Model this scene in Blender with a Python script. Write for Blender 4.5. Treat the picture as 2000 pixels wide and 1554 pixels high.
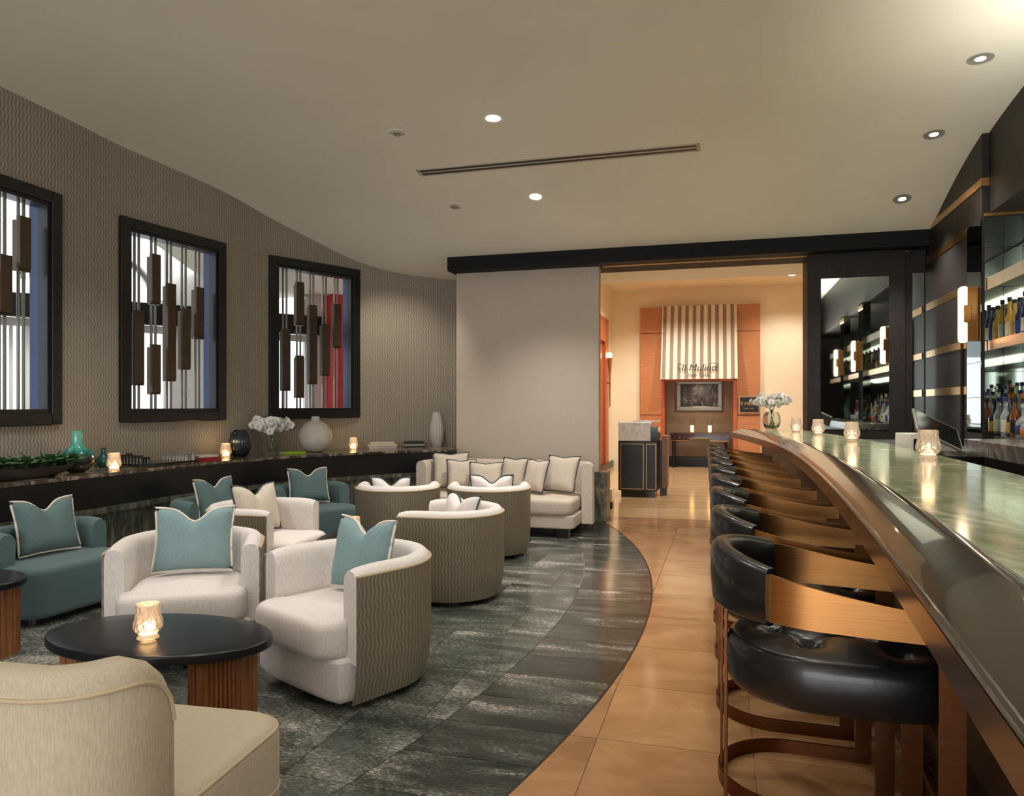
import bpy, bmesh, math, random
import numpy as np
from mathutils import Vector, Matrix
random.seed(7)
S = bpy.context.scene
for o in list(bpy.data.objects): bpy.data.objects.remove(o)
C = S.collection

# ------------------------------------------------------------ camera, world, exposure
CAMH = 1.38
F = 1450.0
cd = bpy.data.cameras.new('camera'); cam = bpy.data.objects.new('camera', cd); C.objects.link(cam)
cam.location = (0, 0, CAMH); cam.rotation_euler = (math.pi/2, 0, 0)
cd.sensor_width = 36; cd.lens = F/2000*36; cd.shift_y = 15/2000; cd.clip_start = .03
S.camera = cam
W = bpy.data.worlds.new('world'); S.world = W; W.use_nodes = True
bg = W.node_tree.nodes['Background']; bg.inputs[0].default_value = (.86, .93, 1.0, 1); bg.inputs[1].default_value = 1.7
vs = S.view_settings; vs.view_transform = 'Standard'; vs.look = 'None'; vs.gamma = 1; vs.exposure = 0.14
vs.use_curve_mapping = False

TH = math.radians(16); SN, CS = math.sin(TH), math.cos(TH)
def RM(u, v, z=0): return Vector((u*CS+v*SN, -u*SN+v*CS, z))       # room frame -> world
def toroom(x, y): return (x*CS-y*SN, x*SN+y*CS)

def spot(name, loc, power, col=(1, .86, .68), size=110, blend=.9, rad=.05, aim=None):
    l = bpy.data.lights.new(name, 'SPOT'); l.energy = power; l.color = col
    l.spot_size = math.radians(size); l.spot_blend = blend; l.shadow_soft_size = rad
    o = bpy.data.objects.new(name, l); C.objects.link(o); o.location = loc
    if aim is not None:
        o.rotation_euler = (Vector(aim)-Vector(loc)).to_track_quat('-Z', 'Y').to_euler()
    return o
def area(name, loc, power, sx, sy, col, aim):
    l = bpy.data.lights.new(name, 'AREA'); l.energy = power; l.color = col; l.shape = 'RECTANGLE'; l.size = sx; l.size_y = sy
    o = bpy.data.objects.new(name, l); C.objects.link(o); o.location = loc
    o.rotation_euler = (Vector(aim)-Vector(loc)).to_track_quat('-Z', 'Y').to_euler()
    return o
# the lobby glazing behind the photographer and the lit lobby it opens to
area('lobby_daylight', (-1.2, -5.8, 1.5), 330, 9, 2.8, (.97, .98, 1), (-.6, 1, 4.4))
# added unseen area light near the back bar, brightens the vault
ceil_fill = area('bar_ceiling_fill', RM(1.95, 2.6, 2.75), 105, 5.0, .2, (1, .97, .88), RM(.6, 2.75, 3.9)); ceil_fill.rotation_euler = (Matrix.Rotation(-TH, 3, 'Z') @ Matrix.Rotation(math.radians(-150), 3, 'Y') @ Matrix.Rotation(math.pi/2, 3, 'Z')).to_euler()

# ------------------------------------------------------------ materials
def new_mat(name):
    m = bpy.data.materials.new(name); m.use_nodes = True
    return m, m.node_tree, m.node_tree.nodes['Principled BSDF']
def hexc(r, g, b):
    f = lambda c: (c/255/12.92) if c/255 <= .04045 else ((c/255+.055)/1.055)**2.4
    return (f(r), f(g), f(b), 1)
def N(nt, t, **k):
    n = nt.nodes.new(t)
    for a, b in k.items(): setattr(n, a, b)
    return n
def math_n(nt, op, a, b=None, c=None):
    n = N(nt, 'ShaderNodeMath', operation=op)
    for i, x in enumerate((a, b, c)):
        if x is None: continue
        if isinstance(x, (int, float)): n.inputs[i].default_value = x
        else: nt.links.new(x, n.inputs[i])
    return n.outputs[0]
def ramp(nt, fac, stops):
    r = N(nt, 'ShaderNodeValToRGB'); nt.links.new(fac, r.inputs[0])
    e = r.color_ramp.elements
    while len(e) < len(stops): e.new(.5)
    for i, (p, c) in enumerate(stops): e[i].position = p; e[i].color = c
    return r.outputs[0]
def bump(nt, b, h, strength=.3, dist=.01):
    n = N(nt, 'ShaderNodeBump'); n.inputs['Strength'].default_value = strength; n.inputs['Distance'].default_value = dist
    nt.links.new(h, n.inputs['Height']); nt.links.new(n.outputs[0], b.inputs['Normal'])
def plain(name, col, rough=.5, metal=0, var=.12, scale=12, stretch=(1, 1, 1), coat=0, bmp=0, spec=.5, trans=0, emit=None, es=0):
    m, nt, b = new_mat(name)
    if len(col) == 3: col = hexc(*col)
    b.inputs['Roughness'].default_value = rough; b.inputs['Metallic'].default_value = metal
    b.inputs['Coat Weight'].default_value = coat; b.inputs['Specular IOR Level'].default_value = spec
    b.inputs['Transmission Weight'].default_value = trans
    tc = N(nt, 'ShaderNodeTexCoord'); mp = N(nt, 'ShaderNodeMapping'); mp.inputs['Scale'].default_value = stretch
    nt.links.new(tc.outputs['Object'], mp.inputs[0])
    no = N(nt, 'ShaderNodeTexNoise'); no.inputs['Scale'].default_value = scale; no.inputs['Detail'].default_value = 4
    nt.links.new(mp.outputs[0], no.inputs[0])
    c0 = tuple(x*(1-var) for x in col[:3])+(1,); c1 = tuple(min(1, x*(1+var)) for x in col[:3])+(1,)
    out = ramp(nt, no.outputs[0], [(.3, c0), (.7, c1)])
    nt.links.new(out, b.inputs['Base Color'])
    if bmp: bump(nt, b, no.outputs[0], bmp, .004)
    if emit: b.inputs['Emission Color'].default_value = hexc(*emit); b.inputs['Emission Strength'].default_value = es
    return m
def wavy(name, c_lo, c_hi, freq, amp, kz, rough=.7, bs=.3, mixw=.5, sheen=0):
    m, nt, b = new_mat(name); b.inputs['Roughness'].default_value = rough
    uv = N(nt, 'ShaderNodeTexCoord'); sp = N(nt, 'ShaderNodeSeparateXYZ'); nt.links.new(uv.outputs['UV'], sp.inputs[0])
    no = N(nt, 'ShaderNodeTexNoise'); no.inputs['Scale'].default_value = 9; nt.links.new(uv.outputs['UV'], no.inputs[0])
    ph = math_n(nt, 'MULTIPLY', no.outputs[0], 5.0)
    w = math_n(nt, 'SINE', math_n(nt, 'ADD', math_n(nt, 'MULTIPLY', sp.outputs[1], kz), ph))
    s = math_n(nt, 'ADD', sp.outputs[0], math_n(nt, 'MULTIPLY', w, amp))
    v = math_n(nt, 'SINE', math_n(nt, 'MULTIPLY', s, freq*2*math.pi))
    v = math_n(nt, 'MULTIPLY_ADD', v, .5, .5)
    col = ramp(nt, v, [(.2, hexc(*c_lo)), (.85, hexc(*c_hi))])
    nt.links.new(col, b.inputs['Base Color'])
    bump(nt, b, v, bs, .004)
    return m
def fabric(name, col, rough=.85):
    m, nt, b = new_mat(name); b.inputs['Roughness'].default_value = rough
    b.inputs['Sheen Weight'].default_value = .15
    tc = N(nt, 'ShaderNodeTexCoord'); mp = N(nt, 'ShaderNodeMapping'); mp.inputs['Scale'].default_value = (260, 260, 30)
    nt.links.new(tc.outputs['Object'], mp.inputs[0])
    no = N(nt, 'ShaderNodeTexNoise'); no.inputs['Scale'].default_value = 1; no.inputs['Detail'].default_value = 3
    nt.links.new(mp.outputs[0], no.inputs[0])
    c = hexc(*col)
    nt.links.new(ramp(nt, no.outputs[0], [(.3, tuple(x*.82 for x in c[:3])+(1,)), (.7, tuple(min(1, x*1.08) for x in c[:3])+(1,))]), b.inputs['Base Color'])
    bump(nt, b, no.outputs[0], .25, .002)
    return m
def stone(name, stops, scale=3, dist=1.5, stretch=(1, 1, 1), rough=.2, rnd=0, bmp=0, detail=8, rot=0, coat=0, wvar=.0):
    m, nt, b = new_mat(name); b.inputs['Roughness'].default_value = rough; b.inputs['Coat Weight'].default_value = coat
    tc = N(nt, 'ShaderNodeTexCoord'); mp = N(nt, 'ShaderNodeMapping'); mp.inputs['Scale'].default_value = stretch; mp.inputs['Rotation'].default_value = (0, 0, rot)
    oi = N(nt, 'ShaderNodeObjectInfo'); vm = N(nt, 'ShaderNodeVectorMath', operation='SCALE'); 
    cb = N(nt, 'ShaderNodeCombineXYZ')
    nt.links.new(oi.outputs['Random'], cb.inputs[0]); nt.links.new(oi.outputs['Random'], cb.inputs[2])
    nt.links.new(cb.outputs[0], vm.inputs[0]); vm.inputs['Scale'].default_value = 37.0*rnd
    ad = N(nt, 'ShaderNodeVectorMath', operation='ADD'); nt.links.new(tc.outputs['Object'], ad.inputs[0]); nt.links.new(vm.outputs[0], ad.inputs[1])
    nt.links.new(ad.outputs[0], mp.inputs[0])
    no = N(nt, 'ShaderNodeTexNoise'); no.inputs['Scale'].default_value = scale; no.inputs['Detail'].default_value = detail
    no.inputs['Roughness'].default_value = .62; no.inputs['Distortion'].default_value = dist
    nt.links.new(mp.outputs[0], no.inputs[0])
    fac = no.outputs[0]
    if rnd: fac = math_n(nt, 'ADD', fac, math_n(nt, 'MULTIPLY', math_n(nt, 'SUBTRACT', oi.outputs['Random'], .5), wvar))
    nt.links.new(ramp(nt, fac, [(p, hexc(*c)) for p, c in stops]), b.inputs['Base Color'])
    if bmp: bump(nt, b, no.outputs[0], bmp, .004)
    return m
def glass(name, col=(255, 255, 255), rough=.05, ior=1.4, wave=0):
    m, nt, b = new_mat(name); b.inputs['Base Color'].default_value = hexc(*col); b.inputs['Roughness'].default_value = rough
    b.inputs['Transmission Weight'].default_value = 1; b.inputs['IOR'].default_value = ior
    tc = N(nt, 'ShaderNodeTexCoord'); no = N(nt, 'ShaderNodeTexVoronoi'); no.inputs['Scale'].default_value = wave or 20
    nt.links.new(tc.outputs['Object'], no.inputs[0])
    if wave: bump(nt, b, no.outputs[0], .5, .004)
    return m
def emis(name, col, st):
    m, nt, b = new_mat(name); b.inputs['Base Color'].default_value = hexc(*col)
    b.inputs['Emission Color'].default_value = hexc(*col); b.inputs['Emission Strength'].default_value = st
    return m

M = {}
M['ceiling'] = plain('ceiling_paint', (240, 236, 220), .8, var=.03, scale=.9)
M['wallpaper'] = wavy('wallpaper', (132, 124, 112), (160, 151, 137), 30, .0055, 85, .6, .45)
M['panelpaper'] = plain('panel_paper', (196, 182, 166), .65, var=.05, scale=30, stretch=(8, 8, .15))
M['beam'] = plain('beam_black', (20, 19, 20), .65, var=.2, spec=.25)
M['darkwood'] = plain('dark_wood', (36, 31, 29), .5, spec=.3, var=.4, scale=14, stretch=(10, 10, .6))
M['black'] = plain('black_lacquer', (17, 16, 17), .35, var=.2)
M['blackgloss'] = plain('black_gloss', (20, 19, 20), .12, var=.1)
M['framewood'] = plain('frame_black', (20, 21, 24), .3, var=.2, scale=20, stretch=(1, 1, 6))
M['mirrorpil'] = plain('grey_mirror', (72, 78, 76), .03, 1, .02)
M['jamb'] = plain('jamb_sky_blue', (22, 48, 104), .25, var=.1)  # sky reflection put into the base colour of the dark jamb
M['gold'] = plain('brass_inlay', (196, 150, 92), .3, 1, .1, 30)
M['bronze'] = plain('bronze', (178, 126, 74), .3, 1, .12, 4, (1, 1, 60))
M['bronzeleg'] = plain('bronze_leg', (104, 64, 36), .32, .9, .12, 6, (1, 1, 30))
M['slatbronze'] = plain('screen_bronze', (84, 72, 58), .38, .55, .1, 6)
M['rod'] = plain('screen_rod', (150, 148, 142), .3, .8, .05)
M['leather'] = plain('black_leather', (22, 21, 22), .3, 0, .25, 40, bmp=.1, coat=.15)
M['barleather'] = plain('bar_leather', (34, 29, 27), .22, 0, .25, 5, (4, 4, 4), coat=.5)
M['edge'] = plain('bar_edge_bronze', (112, 82, 62), .22, .75, .15, 4)
M['white'] = fabric('white_linen', (224, 216, 210))
M['beige'] = fabric('beige_linen', (190, 176, 152))
M['cream'] = fabric('cream_linen', (206, 192, 176))
M['teal'] = fabric('teal_fabric', (82, 106, 106))
M['tealp'] = fabric('teal_pillow_fabric', (126, 152, 156))
M['tealdk'] = fabric('dark_teal_pillow_fabric', (90, 112, 112))
M['pip'] = plain('cream_piping', (226, 216, 200), .8, var=.03)
M['pipdk'] = plain('grey_piping', (62, 72, 76), .8, var=.03)
M['piptan'] = plain('tan_welt', (186, 168, 138), .8, var=.03)
M['shell'] = wavy('chair_wave_fabric', (112, 102, 84), (136, 126, 106), 44, .0042, 80, .42, .35)
M['tile_old'] = stone('dark_granite', [(.30, (30, 33, 31)), (.5, (58, 62, 56)), (.60, (96, 98, 90)), (.70, (176, 168, 158))], 3.2, .9, (1, 2.6, 1), .16, 1, .04, 12, .25, wvar=.12)
M['tiledk_old'] = stone('dark_granite_border', [(.34, (26, 28, 27)), (.56, (50, 53, 49)), (.68, (84, 86, 80)), (.78, (160, 152, 144))], 3.0, .9, (1, 3, 1), .13, 1, .03, 12, .25, wvar=.08)
M['tan'] = stone('tan_limestone', [(.3, (150, 110, 72)), (.55, (174, 131, 90)), (.75, (190, 148, 106))], 2.2, .6, (1, 1.6, 1), .14, 1, .01, 10, 0, wvar=.12)
def granite(name, stops, big, fine, st, rough, gain=.8, wvar=.1):
    m, nt, b = new_mat(name); b.inputs['Roughness'].default_value = rough
    tc = N(nt, 'ShaderNodeTexCoord'); oi = N(nt, 'ShaderNodeObjectInfo'); cb = N(nt, 'ShaderNodeCombineXYZ'); vm = N(nt, 'ShaderNodeVectorMath', operation='SCALE'); vm.inputs['Scale'].default_value = 30
    nt.links.new(oi.outputs['Random'], cb.inputs[0]); nt.links.new(oi.outputs['Random'], cb.inputs[1]); nt.links.new(cb.outputs[0], vm.inputs[0])
    ad = N(nt, 'ShaderNodeVectorMath', operation='ADD'); nt.links.new(tc.outputs['Object'], ad.inputs[0]); nt.links.new(vm.outputs[0], ad.inputs[1])
    mp = N(nt, 'ShaderNodeMapping'); mp.inputs['Scale'].default_value = st; mp.inputs['Rotation'].default_value = (0, 0, .3); nt.links.new(ad.outputs[0], mp.inputs[0])
    n1 = N(nt, 'ShaderNodeTexNoise'); n1.inputs['Scale'].default_value = big; n1.inputs['Detail'].default_value = 5; n1.inputs['Distortion'].default_value = .5
    n2 = N(nt, 'ShaderNodeTexNoise'); n2.inputs['Scale'].default_value = fine; n2.inputs['Detail'].default_value = 6; n2.inputs['Roughness'].default_value = .7
    for q in (n1, n2): nt.links.new(mp.outputs[0], q.inputs[0])
    f = math_n(nt, 'ADD', n2.outputs[0], math_n(nt, 'MULTIPLY', math_n(nt, 'SUBTRACT', n1.outputs[0], .5), gain))
    f = math_n(nt, 'ADD', f, math_n(nt, 'MULTIPLY', math_n(nt, 'SUBTRACT', oi.outputs['Random'], .5), wvar))
    nt.links.new(ramp(nt, f, [(p, hexc(*c)) for p, c in stops]), b.inputs['Base Color'])
    return m
M['tile'] = granite('dark_granite', [(.30, (42, 46, 43)), (.48, (76, 80, 74)), (.60, (112, 113, 106)), (.76, (196, 188, 178))], 2.2, 40, (1, 2.4, 1), .18, .85, .10)
M['tiledk'] = granite('dark_granite_border', [(.30, (34, 37, 34)), (.52, (60, 63, 58)), (.66, (92, 93, 87)), (.82, (190, 180, 170))], 2.2, 40, (1, 3, 1), .15, .9, .10)
M['tanfar'] = stone('dining_limestone', [(.3, (186, 150, 108)), (.7, (214, 182, 138))], 1.4, .5, (.4, 3, 1), .14, 0)
M['grout'] = plain('grout', (148, 132, 112), .8)
M['granite'] = stone('granite_wall', [(.3, (46, 48, 43)), (.5, (84, 84, 74)), (.64, (126, 121, 104)), (.8, (164, 156, 136))], 7, 1.0, (1.6, 1.6, .5), .25, 0, .05, 10)
M['shelfstone'] = stone('shelf_marble', [(.35, (44, 38, 34)), (.52, (84, 74, 64)), (.62, (160, 146, 128)), (.75, (70, 60, 52))], 5, 2.2, (1, 1, 1), .15)
M['onyx'] = stone('bar_onyx', [(.28, (112, 124, 92)), (.44, (150, 160, 124)), (.56, (182, 186, 154)), (.68, (222, 220, 196)), (.8, (150, 156, 120))], 3.4, 2.0, (1.6, .6, 1), .12, 0, 0, 10, .3)
M['greymarble'] = stone('grey_marble', [(.3, (66, 66, 64)), (.5, (104, 102, 98)), (.62, (150, 146, 138)), (.75, (96, 94, 90))], 4, 2.5, (1, 1, 1), .2)
M['whitestone'] = stone('white_quartz', [(.3, (176, 172, 170)), (.6, (222, 218, 214)), (.8, (236, 232, 228))], 9, 2, (1, 1, 1), .35)
M['tablewood'] = plain('fluted_walnut', (142, 90, 54), .4, 0, .35, 10, (8, 8, .5))
M['orange'] = plain('orange_veneer', (186, 124, 78), .35, 0, .14, 8, (.4, .4, 10))
M['orangedk'] = plain('orange_veneer_deep', (176, 92, 52), .38, 0, .14, 8, (.4, .4, 10))
M['cremewall'] = plain('cream_wall', (236, 222, 192), .75, var=.03, scale=2)
M['mirror'] = plain('mirror', (208, 214, 208), .02, 1, .01)
M['mirrordk'] = plain('smoked_mirror', (120, 126, 122), .03, 1, .02)
M['white_paint'] = plain('white_paint', (236, 233, 226), .7, var=.02)
M['red'] = plain('red_paint', (176, 20, 22), .6, var=.05)
M['chrome'] = plain('chrome', (200, 200, 200), .12, 1, .02)
M['greymetal'] = plain('grey_metal', (150, 148, 142), .35, .6, .03)
M['candleglass'] = glass('beaded_glass', (252, 246, 238), .12, 1.4, 90)
M['candleglass'].node_tree.nodes['Principled BSDF'].inputs['Transmission Weight'].default_value = .80
M['clearglass'] = glass('clear_glass', (244, 250, 248), .02, 1.3)
M['wax'] = emis('lit_wax', (255, 206, 140), 7)
M['waxdim'] = emis('dim_wax', (255, 200, 170), 2.2)
M['lampglow'] = emis('lamp_glow', (255, 222, 180), 22)
M['sconceglow'] = emis('sconce_glow', (255, 226, 188), 9)
M['shelfglow'] = emis('shelf_glow', (236, 240, 214), 6)
M['leaf'] = plain('leaf', (70, 104, 60), .5, var=.35, scale=18)
M['leaf2'] = plain('pale_leaf', (112, 146, 98), .5, var=.3, scale=18)
M['petal'] = plain('orchid_petal', (240, 238, 232), .55, var=.04)
M['yolk'] = plain('orchid_centre', (190, 160, 90), .6)
M['stem'] = plain('stem', (76, 100, 50), .6)
M['paper'] = plain('book_paper', (214, 202, 182), .8, var=.08, scale=60, stretch=(1, 1, 8))

# ------------------------------------------------------------ mesh helpers
class MB:
    def __init__(s): s.v = []; s.f = []; s.uv = {}
    def add(s, verts, faces, uvs=None):
        b = len(s.v); s.v += [tuple(p) for p in verts]
        for i, f in enumerate(faces):
            if uvs: s.uv[len(s.f)] = uvs[i]
            s.f.append([b+k for k in f])
        return s
    def box(s, x0, x1, y0, y1, z0, z1, bev=0):
        if bev:
            bm = bmesh.new(); bmesh.ops.create_cube(bm, size=1)
            for p in bm.verts: p.co = Vector(((x0+x1)/2+p.co.x*(x1-x0), (y0+y1)/2+p.co.y*(y1-y0), (z0+z1)/2+p.co.z*(z1-z0)))
            bmesh.ops.bevel(bm, geom=bm.edges[:], offset=bev, segments=2, affect='EDGES', profile=.5)
            bm.verts.index_update()
            s.add([p.co for p in bm.verts], [[q.index for q in f.verts] for f in bm.faces]); bm.free(); return s
        P = [(x, y, z) for z in (z0, z1) for y in (y0, y1) for x in (x0, x1)]
        return s.add(P, [(0, 2, 3, 1), (4, 5, 7, 6), (0, 1, 5, 4), (2, 6, 7, 3), (0, 4, 6, 2), (1, 3, 7, 5)])
    def prism(s, poly, z0, z1):
        n = len(poly)
        P = [(x, y, z0) for x, y in poly]+[(x, y, z1) for x, y in poly]
        return s.add(P, [list(range(n))[::-1], list(range(n, 2*n))]+[(i, (i+1) % n, n+(i+1) % n, n+i) for i in range(n)])
    def lathe(s, prof, seg=24, c=(0, 0, 0), flute=None):
        P = []; Fc = []
        for r, z in prof:
            for k in range(seg):
                a = 2*math.pi*k/seg; rr = r*(flute(k, z) if flute else 1)
                P.append((c[0]+rr*math.cos(a), c[1]+rr*math.sin(a), c[2]+z))
        for j in range(len(prof)-1):
            for k in range(seg):
                k2 = (k+1) % seg
                Fc.append((j*seg+k, j*seg+k2, (j+1)*seg+k2, (j+1)*seg+k))
        if prof[0][0] > 1e-4: Fc.append(tuple(range(seg))[::-1])
        if prof[-1][0] > 1e-4: Fc.append(tuple((len(prof)-1)*seg+k for k in range(seg)))
        return s.add(P, Fc)
    def tube(s, pts, r, seg=6, closed=False):
        pts = [Vector(p) for p in pts]; n = len(pts); P = []; Fc = []
        ref = Vector((0, 0, 1))
        for i, p in enumerate(pts):
            a = pts[(i-1) % n] if (closed or i > 0) else p; b = pts[(i+1) % n] if (closed or i < n-1) else p
            d = (b-a).normalized() if (b-a).length > 1e-9 else Vector((0, 0, 1))
            x = d.cross(ref)
            if x.length < .05: x = d.cross(Vector((1, 0, 0)))
            x.normalize(); y = d.cross(x)
            rr = r[i] if isinstance(r, (list, tuple)) else r
            for k in range(seg):
                t = 2*math.pi*k/seg; P.append(p+x*rr*math.cos(t)+y*rr*math.sin(t))
        m = n if closed else n-1
        for i in range(m):
            for k in range(seg):
                k2 = (k+1) % seg; j = (i+1) % n
                Fc.append((i*seg+k, i*seg+k2, j*seg+k2, j*seg+k))
        if not closed: Fc += [tuple(range(seg))[::-1], tuple((n-1)*seg+k for k in range(seg))]
        return s.add(P, Fc)
    def sweep(s, fr, prof, closed=False, cap=True):
        """fr: [(x,y,nx,ny)], prof: [(n,z)] or function(i)->[(n,z)]"""
        n = len(fr); P = []; Fc = []; U = []; sl = [0]
        for i in range(1, n): sl.append(sl[-1]+math.hypot(fr[i][0]-fr[i-1][0], fr[i][1]-fr[i-1][1]))
        pr = [prof(i) if callable(prof) else prof for i in range(n)]; m = len(pr[0])
        for i, (x, y, nx, ny) in enumerate(fr):
            for a, z in pr[i]: P.append((x+nx*a, y+ny*a, z))
        tot = sl[-1]+(math.hypot(fr[0][0]-fr[-1][0], fr[0][1]-fr[-1][1]) if closed else 0)
        for i in range(n if closed else n-1):
            j = (i+1) % n; s1 = sl[j] if j else tot
            for k in range(m):
                k2 = (k+1) % m
                Fc.append((i*m+k, j*m+k, j*m+k2, i*m+k2))
                U.append(((sl[i], pr[i][k][1]), (s1, pr[j][k][1]), (s1, pr[j][k2][1]), (sl[i], pr[i][k2][1])))
        if cap and not closed:
            Fc += [tuple(range(m)), tuple((n-1)*m+k for k in range(m))[::-1]]
            U += [tuple((q[0], q[1]) for q in pr[0]), tuple((q[0], q[1]) for q in pr[-1])[::-1]]
        return s.add(P, Fc, U)
    def puffy(s, poly, z0, z1, r, dome=.0, seg=5, rb=None):
        """cushion: outline poly (ccw), rounded edges of radius r"""
        rb = r if rb is None else rb
        n = len(poly); cx = sum(p[0] for p in poly)/n; cy = sum(p[1] for p in poly)/n
        size = sum(math.hypot(p[0]-cx, p[1]-cy) for p in poly)/n
        rings = []
        for k in range(seg+1):
            a = math.pi/2*k/seg; rings.append((rb*(1-math.sin(a)), z0+rb*(1-math.cos(a))))
        for k in range(seg+1):
            a = math.pi/2*k/seg; rings.append((r*(1-math.cos(a)), z1-r*(1-math.sin(a))))
        for q in (.75, .5, .25, .05): rings.append((size*(1-q*(1-r/size)), z1+dome*(1-q*q)))
        P = []; Fc = []
        for ins, z in rings:
            k = 1-ins/size
            for x, y in poly: P.append((cx+(x-cx)*k, cy+(y-cy)*k, z))
        for j in range(len(rings)-1):
            for i in range(n):
                i2 = (i+1) % n; Fc.append((j*n+i, j*n+i2, (j+1)*n+i2, (j+1)*n+i))
        Fc += [tuple(range(n))[::-1], tuple((len(rings)-1)*n+i for i in range(n))]
        return s.add(P, Fc)
    def sphere(s, c, rx, ry, rz, nu=12, nv=8):
        prof = [(max(1e-5, math.sin(math.pi*k/nv)), -math.cos(math.pi*k/nv)) for k in range(nv+1)]
        t = MB(); t.lathe(prof, nu)
        return s.add([(c[0]+x*rx, c[1]+y*ry, c[2]+z*rz) for x, y, z in t.v], t.f)
    def xf(s, mat):
        s.v = [tuple(mat @ Vector(p)) for p in s.v]; return s
    def mesh(s, name):
        me = bpy.data.meshes.new(name); me.from_pydata(s.v, [], s.f); me.update()
        if s.uv:
            l = me.uv_layers.new(name='UVMap')
            for pi, p in enumerate(me.polygons):
                u = s.uv.get(pi)
                if u:
                    for k, li in enumerate(p.loop_indices): l.data[li].uv = u[k]
        return me

def obj(name, mb, mat, parent=None, smooth=False, ang=40, fix=True):
    me = mb.mesh(name) if isinstance(mb, MB) else mb
    if isinstance(mb, MB):
        if fix:
            bm = bmesh.new(); bm.from_mesh(me); bmesh.ops.recalc_face_normals(bm, faces=bm.faces[:]); bm.to_mesh(me); bm.free()
        me.materials.append(M[mat] if isinstance(mat, str) else mat)
        if smooth:
            for p in me.polygons: p.use_smooth = True
            me.set_sharp_from_angle(angle=math.radians(ang))
    o = bpy.data.objects.new(name, me); C.objects.link(o)
    if parent: o.parent = parent
    return o
def tag(o, label, cat, group=None):
    o['label'] = label; o['category'] = cat
    if group: o['group'] = group
    return o
def thing(name, label, cat, loc=(0, 0, 0), rotz=0, group=None):
    o = bpy.data.objects.new(name, None); C.objects.link(o); o.empty_display_size = .1
    o.location = loc; o.rotation_euler = (0, 0, rotz)
    return tag(o, label, cat, group)
def struct(name, mb, mat, parent=None, room=False, smooth=False):
    o = obj(name, mb, mat, parent, smooth)
    if parent is None: o['kind'] = 'structure'
    if room: o.rotation_euler = (0, 0, -TH)
    return o
def sempty(name, room=False):
    o = bpy.data.objects.new(name, None); C.objects.link(o); o['kind'] = 'structure'
    if room: o.rotation_euler = (0, 0, -TH)
    return o
def dup(root, loc=None, rotz=None, label=None, group=None):
    r = root.copy(); C.objects.link(r)
    if loc is not None: r.location = loc
    if rotz is not None: r.rotation_euler = (0, 0, rotz)
    if label: r['label'] = label
    if group: r['group'] = group
    for ch in list(root.children):
        c = ch.copy(); C.objects.link(c); c.parent = r
        for g in ch.children:
            d = g.copy(); C.objects.link(d); d.parent = c
    return r
def frames(pts, side=1):
    """plan polyline -> frames with a normal to the right (side=1) or left of travel"""
    out = []; n = len(pts)
    for i, p in enumerate(pts):
        a = pts[max(0, i-1)]; b = pts[min(n-1, i+1)]
        dx, dy = b[0]-a[0], b[1]-a[1]; l = math.hypot(dx, dy)
        out.append((p[0], p[1], side*dy/l, -side*dx/l))
    return out
def catmull(pts, per=8):
    P = [Vector((p[0], p[1], 0)) for p in pts]; P = [2*P[0]-P[1]]+P+[2*P[-1]-P[-2]]; out = []
    for i in range(1, len(P)-2):
        for k in range(per):
            t = k/per; a, b, c, d = P[i-1], P[i], P[i+1], P[i+2]
            q = .5*((2*b)+(c-a)*t+(2*a-5*b+4*c-d)*t*t+(3*b-a-3*c+d)*t**3); out.append((q.x, q.y))
    out.append((P[-2].x, P[-2].y)); return out
def resample(pts, step):
    d = [0]
    for i in range(1, len(pts)): d.append(d[-1]+math.dist(pts[i], pts[i-1]))
    n = max(2, int(round(d[-1]/step))+1); T = np.linspace(0, d[-1], n)
    return list(zip(np.interp(T, d, [p[0] for p in pts]), np.interp(T, d, [p[1] for p in pts]))), d[-1]
def rrect(x0, x1, y0, y1, r, seg=6):
    out = []
    for cx, cy, a0 in ((x1-r, y1-r, 0), (x0+r, y1-r, 90), (x0+r, y0+r, 180), (x1-r, y0+r, 270)):
        for k in range(seg+1):
            a = math.radians(a0+90*k/seg); out.append((cx+r*math.cos(a), cy+r*math.sin(a)))
    return out

# ------------------------------------------------------------ the setting
HV = [(-8, 3.80), (3, 3.80), (4.7, 3.77), (5.4, 3.76), (6.1, 3.73), (6.7, 3.68), (7.3, 3.59), (7.9, 3.44), (8.35, 3.29), (8.7, 3.17), (9.0, 3.12), (9.4, 3.08), (10.5, 3.06)]
def hceil(v):
    return float(np.interp(v, [a for a, b in HV], [b for a, b in HV]))
def hs(v): return sum(hceil(v+d) for d in (-.3, -.15, 0, .15, .3))/5
BEAMV = 8.6
# ceiling: vault that falls toward the dining-room end
mb = MB(); us = np.linspace(-7, 4.2, 24); vv = np.concatenate([np.linspace(-6, 4, 6), np.linspace(4.3, 10.2, 48)])
P = [(u, v, hs(v)) for v in vv for u in us]; n = len(us)
Fc = [(j*n+i, (j+1)*n+i, (j+1)*n+i+1, j*n+i+1) for j in range(len(vv)-1) for i in range(n-1)]
mb.add(P, Fc); m2 = [(x, y, z+.06) for x, y, z in P]; mb.add(m2, [f[::-1] for f in Fc])
struct('ceiling', mb, 'ceiling', room=True, smooth=True)

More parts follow.
